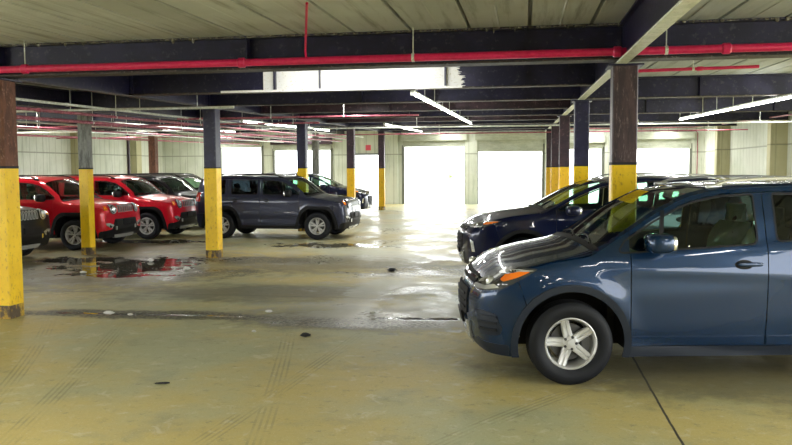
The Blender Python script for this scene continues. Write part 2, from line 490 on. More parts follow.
    def side_top(x0, x1, dz): return [(u, rz(u)+dz) for u in np.linspace(x0, x1, max(3, int(abs(x1-x0)/.04)))]
    def win(x0, x1, slant0=0., slant1=0.):
        top = [(u, min(rz(u)-sp['fr']-sp.get('wg', .024), sp['wtop'](u))) for u in np.linspace(x1+slant1, x0, 24)]
        top = [(u, z) for u, z in top if z > belt(u)+.03]
        bt = [(u, belt(u)+.018) for u in np.linspace(top[-1][0]+.06 if slant0 else x0, x1, 8)]
        return round_poly(clean(top+bt), .045)
    fd = [(xd-g/2, zs), (xB+g/2, zs), (xB+g/2, rz(xB)-sp['fr']-.006)]+side_top(xB+.02, xd-g/2, -sp['fr']-.006)[1:]
    fw = win(sp['fw'][0], sp['fw'][1], 1)
    fds = K.patch('front_door', 'L', fd, P, root, holes=[fw], off=.001)
    K.patch('door_glass', 'L', fw, M[sp['fglass']], fds, off=-.010, th=.004)
    K.patch('window_seal', 'L', [(x, z+.0) for x, z in grow(fw, .014)], M['dark'], fds, holes=[fw], off=.003, th=.012)
    ar_ = arch(-wb, .02, zs, zb)
    seam_r = [p for p in ar_ if p[0] > -wb and p[1] > zs]
    i = min(range(len(seam_r)), key=lambda j: abs(seam_r[j][0]-sp['rdx'])) if seam_r else 0
    low = seam_r[:i+1]
    rd = [(xB-g/2, zs)]+[(low[0][0], zs)]+low+[(xq, belt(xq)-.05), (xq-.01, rz(xq)-sp['fr']-.006)]+side_top(xq+.02, xB-g/2, -sp['fr']-.006)[1:]
    rw = win(sp['rw'][0], sp['rw'][1], 0, sp.get('rws', 0))
    rds = K.patch('rear_door', 'L', rd, P, root, holes=[rw], off=.001)
    K.patch('door_glass', 'L', rw, M[sp['rglass']], rds, off=-.010, th=.004)
    K.patch('window_seal', 'L', grow(rw, .014), M['dark'], rds, holes=[rw], off=.003, th=.012)
    tu = sp['tail_u']; zrb = sp['zrb']
    rest = [p for p in ar_ if p not in low]
    over = [p for p in rest if p[1] > zrb or p[0] > -wb]
    qp = [(xq-g-.01, rz(xq)-sp['fr']-.006), (xq-g, belt(xq)-.05)]+[(low[-1][0]-g, low[-1][1]+.005)]+[p for p in over if p[0] < low[-1][0]-.012]+[(tu, zrb)]+[(tu, rz(tu)-sp['fr']-.006)]+side_top(tu+.01, xq-.03, -sp['fr']-.006)
    holes = []
    if sp.get('qw'): holes = [round_poly(sp['qw'](rz, belt), .04)]
    K.patch('quarter_panel', 'L', qp, P, root, holes=holes)
    if holes: K.patch('quarter_glass', 'L', holes[0], M[sp['rglass']], root, off=-.010, th=.004)
    if sp.get('lower'):
        K.patch('door_lower_trim', 'L', [(xd-.01, zs+.004), (xB+.012, zs+.004), (xB+.012, .405), (xd-.01, .405)], P, fds, off=.007)
        K.patch('door_lower_trim', 'L', [(xB-.012, zs+.004), (low[0][0]+.02, zs+.004), (low[0][0]-.0, .405), (xB-.012, .405)], P, rds, off=.007)
    # ---- tail
    rbl = [p for p in ar_ if p[0] < -wb and p[1] <= zrb]
    lb = [(K.ucr, zrb-g)]+[(tu, zrb-g)]+rbl+[(rbl[-1][0]-.02 if rbl else tu, zb)]+[(K.ucr, zb+.06)]
    Bp = [(u-K.ucr, z) for u, z in lb]; K.patch('rear_bumper', 'B', Bp+[(-q, z) for q, z in Bp[::-1] if abs(q) > 1e-4], P, root)
    lt = [(K.ucr, zrb)]+[(tu-g, zrb)]+K.ring(tu-g, K.ucr, -.004)
    Tp = [(u-K.ucr, z) for u, z in lt]; Tp = Tp+[(-q, z) for q, z in Tp[::-1] if abs(q) > 1e-4]
    hq = tu-K.ucr; zw = rz(K.ucr)
    rwin = round_poly([(-hq+.16, belt(-3)+.06), (hq-.16, belt(-3)+.06), (hq-.26, zw-.10), (-hq+.26, zw-.10)], .06)
    tg = K.patch('tailgate', 'B', Tp, P, root, holes=[rwin])[0]
    K.patch('rear_window', 'B', rwin, M[sp['rglass']], tg, off=-.008, th=.004)
    for s_ in (1, -1):
        K.patch('tail_light', 'B', round_poly([(s_*(hq-.22), belt(-3)-.18), (s_*(hq+.06), belt(-3)-.18), (s_*(hq+.06), belt(-3)+.05), (s_*(hq-.20), belt(-3)+.05)], .03), M['redlens'], root, off=.010)
    K.patch('license_plate', 'B', [(-.15, .72), (.15, .72), (.15, .87), (-.15, .87)], M['plate'], tg, off=.006)
    # ---- cladding
    K.patch('sill_trim', 'L', [(af[-1][0]-.03, zs-.004), (ar_[0][0]+.03, zs-.004), (ar_[0][0]+.03, zb), (af[-1][0]-.03, zb)], CL, root, off=.004)
    for cx in (0, -wb):
        o = arch(cx, sp['cladw'], zb, zb); i_ = arch(cx, 0, zb, zb)
        K.patch('wheel_arch_trim', 'L', o+i_[::-1], CL, root, off=.012, th=.03)
        for sg in (1, -1):
            L = MB(); a = arch(cx, .03, zb+.05, zb+.05); n = len(a); ya, yb_ = sg*.45, sg*(sp['track']/2+.055)
            L.add([(x, ya, z) for x, z in a]+[(x, yb_, z) for x, z in a]+[(cx, ya, wz)], [(i, i+1, n+i+1, n+i) for i in range(n-1)]+[(i+1, i, 2*n) for i in range(n-1)])
            L.build('wheel_liner', M['dark'], root, True)
    ub = MB(); ub.box(-wb-.55, .55, -.44, .44, .25, .42); ub.box(-wb+.5, -.5, -.74, .74, .27, .36); ub.box(-.42, -.36, -.6, .6, .4, .95)
    ub.box(-.36, .50, -.44, .44, .42, .74); ub.box(-wb-.35, -wb+.3, -.44, .44, .42, .62)
    ub.tube([(-wb-.4, -.3, .3), (-wb-.62, -.42, .32)], .03, 8)
    ub.build('underbody', M['dark'], root)
    # ---- wheels
    for cx in (0, -wb):
        for sg in (1, -1): make_wheel(root, cx, sg, sp, sp['wheel'])
    # ---- mirrors and handles
    mx, my, mz = sp['mirror']
    for sg in (1, -1):
        d = fds[0 if sg == 1 else 1]
        m = MB(); m.sell((mx, sg*my, mz), sp['mr'], (.55, .6), 20, 12); mo = m.build('door_mirror', P if sp.get('mpaint') else M['cladding'], d, True, 2)
        q = MB(); q.tube([(mx-.02, sg*(my-.20), mz-.055), (mx, sg*(my-.06), mz-.05)], .035, 8); q.build('mirror_arm', M['cladding'], mo, True)
        q = MB(); q.sell((mx-sp['mr'][0]*.82, sg*my, mz), (.035, sp['mr'][1]*.8, sp['mr'][2]*.78), (.4, .5), 16, 8); q.build('mirror_glass', M['chrome'], mo, True, 2)
        for j, (hx, hz) in enumerate(sp['handles']):
            dd = (fds, rds)[j][0 if sg == 1 else 1]
            p, n = K.surf(hx+.04, hz, sg); r = MB(); r.sell(p, (.075, .012, .042), (1, 1), 18, 10); r.build('handle_recess', M['dark'], dd, True, 2)
            p, n = K.surf(hx, hz+.004, sg); h = MB(); h.sell(p+n*.024, (.105, .012, .017), (.5, .6), 18, 8); h.sell(p+n*.01+Vector((-.085, 0, 0)), (.018, .022, .015), (.8, .8), 10, 6); h.build('door_handle', M['chrome'] if sp.get('chromehandle') else P, dd, True, 2)
    # ---- roof rails
    for sg in (1, -1):
        x0, x1 = sp['rail']; pts = []
        for t in np.linspace(0, 1, 26):
            x = x0+(x1-x0)*t; y = float(K.rxy(x)[1])-.055; z = float(K.topz(np.array([x]), np.array([y]))[0][0, 2])
            e = min(1, t/.10, (1-t)/.10); pts.append((x, sg*y, z+.010+.034*math.sqrt(max(0, e))))
        r = MB()
        v = []; fcs = []
        for p in pts: v += [(p[0], p[1]+dy, p[2]+dz) for dy, dz in ((-.018, -.012), (.018, -.012), (.021, .004), (.010, .014), (-.010, .014), (-.021, .004))]
        for i in range(len(pts)-1):
            for k in range(6): fcs.append((i*6+k, i*6+(k+1) % 6, (i+1)*6+(k+1) % 6, (i+1)*6+k))
        fcs += [tuple(range(6)), tuple(range(len(v)-6, len(v)))]
        r.add(v, fcs)
        for fx in (.03, .97):
            p = pts[int(fx*25)]; r.sell((p[0], p[1], p[2]-.012), (.07, .022, .022), (.6, .6), 12, 8)
        r.build('roof_rail', M[sp['railmat']], root, True, .6)
    # ---- cabin
    dash = MB(); dash.prism([(-.42, .70), (-.42, belt(-.5)-.06), (-.72, belt(-.5)-.04), (-.84, belt(-.5)-.10), (-.86, .88), (-.74, .70)], -.66, .66); dash.build('dashboard', M['trim'], root)
    sw = MB(); cc = Vector((-.98, .36, .98)); ax = Vector((-.9, 0, .44)).normalized(); e1 = Vector((0, 1, 0)); e2 = ax.cross(e1)
    sw.tube([cc+(e1*math.cos(t)+e2*math.sin(t))*.18 for t in np.linspace(0, 2*PI, 29)], .014, 8); sw.tube([cc-e1*.17, cc+e1*.17], .016, 6); sw.tube([cc, cc-e2*.17], .016, 6); sw.tube([cc, cc-ax*.18], .03, 8)
    sw.build('steering_wheel', M['trim'], root, True)
    for (sx, sy) in ((-1.42, .36), (-1.42, -.36), (-2.22, .36), (-2.22, -.36)):
        s = empty('seat', (0, 0, 0)); s.parent = root
        b = MB(); b.sell((sx+.02, sy, .58), (.26, .25, .10), (.35, .35), 20, 10); b.build('seat_cushion', M['seat'], s, True, 2)
        b = MB(); rot = Matrix.Rotation(-.30, 3, 'Y'); b.sell((sx-.30, sy, .90), (.085, .235, .34), (.4, .4), 20, 12, rot=rot); b.build('backrest', M['seat'], s, True, 2)
        b = MB(); b.sell((sx-.43, sy, 1.32), (.05, .13, .085), (.5, .5), 16, 10, rot=rot); b.tube([(sx-.41, sy-.05, 1.2), (sx-.43, sy-.05, 1.29)], .007, 6); b.tube([(sx-.41, sy+.05, 1.2), (sx-.43, sy+.05, 1.29)], .007, 6)
        b.build('headrest', M['seat'], s, True, 2)
        if sp.get('wrap') and sx > -2:
            b = MB(); random.seed(int(sy*100))
            v = []; fcs = []; nA, nB = 26, 12
            for i in range(nB+1):
                t = i/nB; z = .98+.27*t; xc = sx-.325-.10*t; 
                for k in range(nA):
                    a = 2*PI*k/nA; rr = 1.10+.07*math.sin(k*5.1+i*.4)+.03*random.random()-.25*t**3
                    ca, sa = math.cos(a), math.sin(a); v.append((xc+.10*rr*math.copysign(abs(ca)**.5, ca), sy+.235*rr*math.copysign(abs(sa)**.5, sa), z+.01*random.random()))
            for i in range(nB):
                for k in range(nA): fcs.append((i*nA+k, i*nA+(k+1) % nA, (i+1)*nA+(k+1) % nA, (i+1)*nA+k))
            fcs.append(tuple(range(nB*nA, nB*nA+nA))); b.add(v, fcs); b.build('plastic_seat_cover', M['wrap'], s, True, .5)
            b = MB(); v = []; fcs = []
            for i in range(9):
                for k in range(18):
                    a = 2*PI*k/18; rr = 1.08+.10*math.sin(k*4.3+i)*(1-i/9); v.append((sx-.43+.065*rr*math.cos(a), sy+.145*rr*math.sin(a), 1.24+.18*i/8))
            for i in range(8):
                for k in range(18): fcs.append((i*18+k, i*18+(k+1) % 18, (i+1)*18+(k+1) % 18, (i+1)*18+k))
            fcs.append(tuple(range(144, 162))); b.add(v, fcs); b.build('plastic_headrest_cover', M['wrap'], s, True, .5)
    sp['face'](K, root, P, bump_, fds)
    SHIFT[0] = 0.
    return root
def grow(P, d):
    P = [np.array(p) for p in clean(P)]; n = len(P); c = sum(P)/n; out = []
    A = sum(P[i-1][0]*P[i][1]-P[i][0]*P[i-1][1] for i in range(n))
    s = 1 if A > 0 else -1
    for i in range(n):
        t = P[(i+1) % n]-P[i-1]; t = t/max(np.linalg.norm(t), 1e-9); out.append(tuple(P[i]+s*d*np.array([t[1], -t[0]])))
    return out

# ------------------------------------------------------------------ fronts
def face_crossover(K, root, P, bumper, fds, big=False):
    C = K.ucf
    sx = K.sp.get('hlx', 0.)
    dz = K.sp.get('hlz', 0.)
    hl = [(.27+sx, .985+dz), (.40+sx, .99+dz), (.60+sx, .955+dz), (.80+sx, .905+dz), (.98+sx, .862+dz), (1.06+sx, .835+dz), (1.03+sx, .795+dz), (.92+sx, .785+dz), (.72+sx, .797+dz), (.56+sx, .822+dz), (.42+sx, .895+dz)]
    kk, kc = K.sp.get('hlk', 1.), K.sp.get('hlc', .9); hl = [(a_, kc+(b_-kc)*kk) for a_, b_ in hl]
    for h in K.patch('headlight', 'L', round_poly(hl, .02), M['lamp_dark'], root, off=.008, h=.02):
        sg = 1 if h.data.vertices[0].co.y > 0 else -1
        m = 'L' if sg == 1 else 'R'
        def sub(n, poly, mat, off):
            V = K.patch(n, 'R', [(a_, kc+(b_+dz-.012-kc)*kk) for a_, b_ in poly], mat, h, off=off, th=.006, h=.02)[0]
            if sg == -1:
                for v in V.data.vertices: v.co.y *= -1
                V.data.flip_normals()
        sub('turn_signal_lens', round_poly([(.335+sx, .976), (.42+sx, .972), (.53+sx, .943), (.575+sx, .905), (.55+sx, .892), (.45+sx, .926)], .015), M['amber'], .012)
        sub('chrome_strip', [(.58+sx, .846), (.72+sx, .816), (.92+sx, .804), (1.05+sx, .809), (1.07+sx, .835), (.92+sx, .838), (.74+sx, .842), (.62+sx, .868)], M['lamp_clear'], .011)
        sub('upper_reflector', [(.30+sx, .984), (.42+sx, .988), (.62+sx, .955), (.62+sx, .935), (.44+sx, .965)], M['lamp_clear'], .010)
        sub('inner_reflector', [(.86+sx, .862), (1.0+sx, .848), (1.0+sx, .872), (.88+sx, .890)], M['lamp_clear'], .010)
        p, n = K.surf(.70+sx, kc+(.870+dz-kc)*kk, sg); b = MB(); b.sell(p+n*.004, (.040*kk, .040*kk, .040*kk), (1, 1), 18, 10); b.build('projector_lens', M['lamp_clear'], h, True, 2)
    # grilles on the nose
    q = lambda u: C-u
    gq = q(1.10+sx)
    gr = K.patch('upper_grille', 'F', round_poly([(-gq, .79), (gq, .79), (gq+.02, .83), (gq*.8, .855), (-gq*.8, .855), (-gq-.02, .83)], .02), M['dark'], bumper, off=.010)[0]
    K.patch('chrome_bar', 'F', [(-gq-.02, .815), (gq+.02, .815), (gq+.02, .832), (-gq-.02, .832)], M['chrome'], gr, off=.018)
    lg = K.patch('lower_grille', 'F', round_poly([(-gq+.10, .50), (gq-.10, .50), (gq-.06, .73), (-gq+.06, .73)], .05), M['dark'], bumper, off=.012)[0]
    for z in (.55, .61, .67):
        K.patch('grille_bar', 'F', [(-gq+.13, z), (gq-.13, z), (gq-.13, z+.014), (-gq+.13, z+.014)], M['cladding'], lg, off=.024)
    K.patch('license_plate_bracket', 'F', [(-.16, .40), (.16, .40), (.16, .50), (-.16, .50)], M['cladding'], bumper, off=.03, th=.02)
    K.patch('skid_plate', 'F', round_poly([(-gq+.02, .46), (-gq+.09, .46), (-gq+.20, .34), (gq-.20, .34), (gq-.09, .46), (gq-.02, .46), (gq-.10, .255), (-gq+.10, .255)], .02), M['silver'], bumper, off=.022)
    K.patch('lower_lip', 'F', round_poly([(-C+.50, .24), (C-.50, .24), (C-.50, .335), (gq+.12, .345), (gq-.02, .30), (-gq+.02, .30), (-gq-.12, .345), (-C+.50, .335)], .02), M['blue_cladding'] if not big else M['cladding'], bumper, off=.006)
    if not big:
        vl = [(.60, .585), (.74, .610), (.86, .600), (.84, .50), (.80, .40), (.58, .41), (.55, .47), (.585, .52)]
        for v in K.patch('fog_vent', 'L', round_poly(vl, .02), M['blue_cladding'], root, off=.006):
            sg = 1 if v.data.vertices[0].co.y > 0 else -1
            for z in (.445, .500, .552):
                V = K.patch('vent_slat', 'R', [(.60, z), (.80, z), (.80, z+.016), (.60, z+.020)], M['blue_cladding'] if z > .54 else M['cladding'], v, off=.020, th=.016, h=.02)[0]
                if sg == -1:
                    for w in V.data.vertices: w.co.y *= -1
                    V.data.flip_normals()
        K.patch('marker_reflector', 'L', [(.42, .41), (.47, .41), (.47, .418), (.42, .418)], M['silver'], root, off=.008)
        K.patch('window_divider', 'L', [(-.70, 1.12), (-.735, 1.12), (-.775, 1.42), (-.745, 1.42)], M['cladding'], fds, off=.004, th=.016)
        K.patch('mirror_mount', 'L', [(-.58, 1.12), (-.70, 1.12), (-.745, 1.25), (-.69, 1.18)], M['cladding'], fds, off=.006, th=.016)
    else:
        for v in K.patch('fog_lamp', 'L', round_poly([(.76, .50), (.88, .54), (.86, .66), (.80, .66)], .02), M['dark'], root, off=.006):
            pass
        K.patch('fog_lamp_trim', 'L', [(.74, .48), (.80, .48), (.83, .67), (.77, .64)], M['chrome'], root, off=.014)

def face_offroad(K, root, P, bumper, fds):
    C = K.ucf; red = P.name.find('red') >= 0
    gr = K.patch('grille', 'F', round_poly([(-.62, .80), (.62, .80), (.66, .90), (.60, 1.0), (-.60, 1.0), (-.66, .90)], .05), P if not K.sp.get('gdark') else M['black_paint'], bumper, off=.010)[0]
    for k in range(7):
        q0 = (k-3)*.098; w = .033
        sl = round_poly([(q0-w, .815), (q0+w, .815), (q0+w, .985), (q0-w, .985)], .03); si = round_poly([(q0-w+.013, .832), (q0+w-.013, .832), (q0+w-.013, .968), (q0-w+.013, .968)], .02)
        K.patch('grille_slot', 'F', si, M['dark'], gr, off=.013, th=.004, h=.03)
        K.patch('slot_trim', 'F', sl, M['silver'], gr, off=.020, th=.012, holes=[si], h=.03)
    for s_ in (1, -1):
        q0 = s_*.50; z0 = .895
        hl = K.patch('headlight', 'F', [(q0+.125*math.cos(t), z0+.105*math.sin(t)) for t in np.linspace(0, 2*PI, 29)[:-1]], M['lamp_dark'], root, off=.022, th=.02, h=.03)[0]
        ro = [(q0+.112*math.cos(t), z0+.094*math.sin(t)) for t in np.linspace(0, 2*PI, 29)[:-1]]; ri = [(q0+.090*math.cos(t), z0+.075*math.sin(t)) for t in np.linspace(0, 2*PI, 29)[:-1]]
        K.patch('chrome_ring', 'F', ro, M['silver'], hl, off=.030, th=.01, holes=[ri], h=.03)
        K.patch('lamp_lens', 'F', [(q0+.06*math.cos(t), z0+.055*math.sin(t)) for t in np.linspace(0, 2*PI, 21)[:-1]], M['lamp_clear'], hl, off=.034, th=.01, h=.03)
        K.patch('turn_signal_lens', 'F', round_poly([(s_*.70, .88), (s_*.80, .87), (s_*.80, .97), (s_*.71, .97)], .03), M['amber'], root, off=.014, h=.03)
        K.patch('fog_lamp_bezel', 'F', round_poly([(s_*.50, .55), (s_*.66, .60), (s_*.78, .60), (s_*.76, .55), (s_*.60, .47)], .02), M['silver'], root, off=.016, h=.03)
        K.patch('fog_lamp', 'F', round_poly([(s_*.58, .52), (s_*.66, .56), (s_*.68, .52), (s_*.62, .48)], .01), M['dark'], root, off=.022, h=.03)
        K.patch('tow_hook', 'F', round_poly([(s_*.40, .44), (s_*.45, .44), (s_*.45, .52), (s_*.40, .52)], .02), M['silver'] if red else M['chrome'], root, off=.03, h=.03)
    K.patch('lower_fascia', 'F', round_poly([(-.95, .27), (.95, .27), (.92, .42), (.55, .46), (.46, .68), (-.46, .68), (-.55, .46), (-.92, .42)], .04), M['cladding'], bumper, off=.010)
    K.patch('lower_grille', 'F', round_poly([(-.40, .52), (.40, .52), (.42, .64), (-.42, .64)], .03), M['dark'], bumper, off=.016)
    K.patch('license_plate_bracket', 'F', [(-.15, .55), (.15, .55), (.15, .66), (-.15, .66)], M['cladding'], bumper, off=.03, th=.02)
    K.patch('skid_plate', 'F', round_poly([(-.40, .255), (.40, .255), (.44, .33), (-.44, .33)], .02), M['silver'] if K.sp.get('skid') else M['cladding'], bumper, off=.02)

TRAX = dict(wb=2.555, wz=.346, tw=.212, track=1.545, rim=.212, ar=.432, archform='round', cladw=.055, clad='blue_cladding', zs=.325, zb=.235, flare=.014,
    front=.845, rear=-3.385, hlz=-.028, ys=.50, res=.045, roofz=1.67, belt=[(0, 1.06), (-.5, 1.075), (-1.5, 1.14), (-2.6, 1.25), (-3.4, 1.30)],
    top=[(1., .80), (.86, .82), (.72, .885), (.5, .97), (.2, 1.045), (-.14, 1.11), (-.22, 1.14), (-.68, 1.43), (-.97, 1.575), (-1.22, 1.632), (-1.7, 1.655), (-2.1, 1.655), (-2.7, 1.635), (-3.2, 1.575), (-3.5, 1.52)],
    plan=[(1, .83), (.6, .865), (.2, .885), (-1.3, .888), (-2.6, .885), (-3.1, .86), (-3.5, .80)],
    nose=[(.2, .70), (.30, .77), (.5, .812), (.70, .818), (.77, .812), (.84, .79), (.94, .71), (1.2, .5)], tail=[(.25, -3.28), (.45, -3.37), (.7, -3.385), (1.0, -3.37), (1.3, -3.30), (1.5, -3.20), (1.65, -3.08)],
    inset=[(-1.0, .07), (-.85, .045), (-.62, .012), (-.35, .0), (-.14, .006), (-.02, .022), (0, .034), (.02, .045), (.2, .095), (.4, .16), (.6, .24)],
    crease=[(.42, -.10, .05, -.012), (.985, -.05, .045, .008)], sweep=.0, crown=.03, nb=.13, tb=.12, kab=.05, fr=.036, kf=.22, kr=.22,
    xd=-.475, xB=-1.575, xq=-2.42, rdx=-2.17, seam_top=.47, seam_z=.62, seam_mid=(.44, .90), chin=lambda u: .03*max(0, u-.6), cowl_u=-.17, cowl_x=-.17,
    ws_low=-.3, ws_top=-1.16, tail_u=-3.18, zrb=.70, fw=(-.44, -1.495), rw=(-1.665, -2.33), rws=.06, wtop=lambda u: 1.59+.0*u, fglass='glass', rglass='glass_dark', qw=lambda rz, b: [(-2.48, b(-2.5)+.02), (-2.78, b(-2.8)+.05), (-2.66, rz(-2.66)-.14), (-2.50, rz(-2.5)-.12)],
    wheel='five', mirror=(-.66, .985, 1.175), mr=(.105, .125, .078), mpaint=True, handles=[(-1.42, .985), (-2.33, 1.02)], rail=(-1.22, -3.05), railmat='silver', wrap=True, lower=True, face=face_crossover)
EQX = dict(TRAX); EQX.update(wb=2.725, front=.93, rear=-3.65, wheel='five', res=.05, clad='cladding', plan=[(1, .84), (.6, .885), (.2, .905), (-1.3, .92), (-2.8, .91), (-3.3, .88), (-3.7, .82)],
    top=[(1.1, .80), (.92, .86), (.78, .93), (.5, 1.02), (.2, 1.08), (-.24, 1.13), (-.32, 1.15), (-.85, 1.43), (-1.2, 1.565), (-1.5, 1.62), (-1.9, 1.648), (-2.3, 1.65), (-2.9, 1.625), (-3.4, 1.57), (-3.8, 1.50)],
    nose=[(.2, .82), (.30, .89), (.5, .928), (.70, .93), (.80, .925), (.9, .885), (1.0, .80), (1.2, .5)], tail=[(.25, -3.52), (.45, -3.62), (.7, -3.65), (1.0, -3.64), (1.3, -3.52), (1.5, -3.38), (1.65, -3.22)],
    xd=-.50, xB=-1.68, xq=-2.58, rdx=-2.30, seam_top=.50, cowl_u=-.25, cowl_x=-.27, ws_top=-1.32, tail_u=-3.42, fw=(-.58, -1.60), rw=(-1.78, -2.48), rglass='glass',
    belt=[(0, 1.08), (-.5, 1.10), (-1.5, 1.13), (-2.6, 1.17), (-3.4, 1.2)],
    qw=lambda rz, b: [(-2.66, b(-2.6)+.02), (-3.05, b(-3)+.10), (-2.95, rz(-2.95)-.16), (-2.68, rz(-2.68)-.12)], mirror=(-.73, 1.01, 1.12), hlz=.0, sweep=.03, hlk=.62, hlc=.93, wtop=lambda u: 1.56, handles=[(-1.55, .95), (-2.45, .97)], rail=(-1.5, -3.3), wrap=False,
    face=lambda *a: face_crossover(*a, big=True), hlx=.05)
EQX.pop('_kit', None)
REN = dict(wb=2.57, wz=.345, tw=.215, track=1.55, rim=.216, ar=.43, archform='trap', cladw=.075, zs=.36, zb=.27, flare=.010,
    front=.78, rear=-3.37, ys=.56, res=.06, roofz=1.66, belt=[(0, 1.12), (-3.4, 1.14)],
    top=[(1., .97), (.70, 1.02), (.5, 1.065), (.2, 1.10), (-.02, 1.125), (-.10, 1.15), (-.50, 1.46), (-.70, 1.575), (-.92, 1.63), (-1.4, 1.65), (-2.2, 1.655), (-3.0, 1.63), (-3.5, 1.58)],
    plan=[(1, .86), (.5, .885), (.2, .90), (-1.3, .905), (-2.8, .90), (-3.5, .86)],
    nose=[(.2, .66), (.30, .72), (.45, .775), (.62, .78), (.75, .765), (.95, .755), (1.05, .73), (1.2, .6)], tail=[(.25, -3.28), (.45, -3.36), (.7, -3.37), (1.0, -3.355), (1.3, -3.31), (1.5, -3.25), (1.65, -3.17)],
    inset=[(-1.0, .05), (-.8, .03), (-.6, .01), (-.35, .0), (-.12, .002), (-.02, .012), (0, .028), (.02, .045), (.2, .075), (.4, .125), (.6, .20)],
    crease=[(.95, 0, .05, .008), (.52, 0, .05, -.010)], sweep=.14, crown=.05, nb=.07, tb=.06, kab=.08, fr=.055, kf=.12, kr=.14, tsig=.03,
    xd=-.47, xB=-1.50, xq=-2.36, rdx=-2.14, seam_top=.42, seam_z=.62, seam_mid=(.46, .80), chin=lambda u: 0., cowl_u=-.04, cowl_x=-.05,
    ws_low=-.1, ws_top=-.76, tail_u=-3.20, zrb=.66, fw=(-.50, -1.43), rw=(-1.58, -2.28), wtop=lambda u: 1.56, fglass='glass', rglass='glass_dark',
    qw=lambda rz, b: [(-2.46, b(0)+.03), (-2.75, b(0)+.05), (-2.98, b(0)+.14), (-2.94, 1.53), (-2.46, 1.545)],
    wheel='split', mirror=(-.70, 1.0, 1.17), mr=(.085, .11, .085), mpaint=False, handles=[(-1.36, .99), (-2.22, .99)], rail=(-.98, -2.95), railmat='cladding', wrap=False, face=face_offroad, skid=True)
# ================================================================== PLACE
HC = 1.77
ROW = [8.39+6.1*k for k in range(6)]
YB = 38.6; XLW = -19.; XRW = 8.4
SL = .022
zbm = lambda y: 2.88+SL*(y-8.39)          # underside of the beams
zdk = lambda y: 3.25+SL*(y-8.39)          # underside of the deck

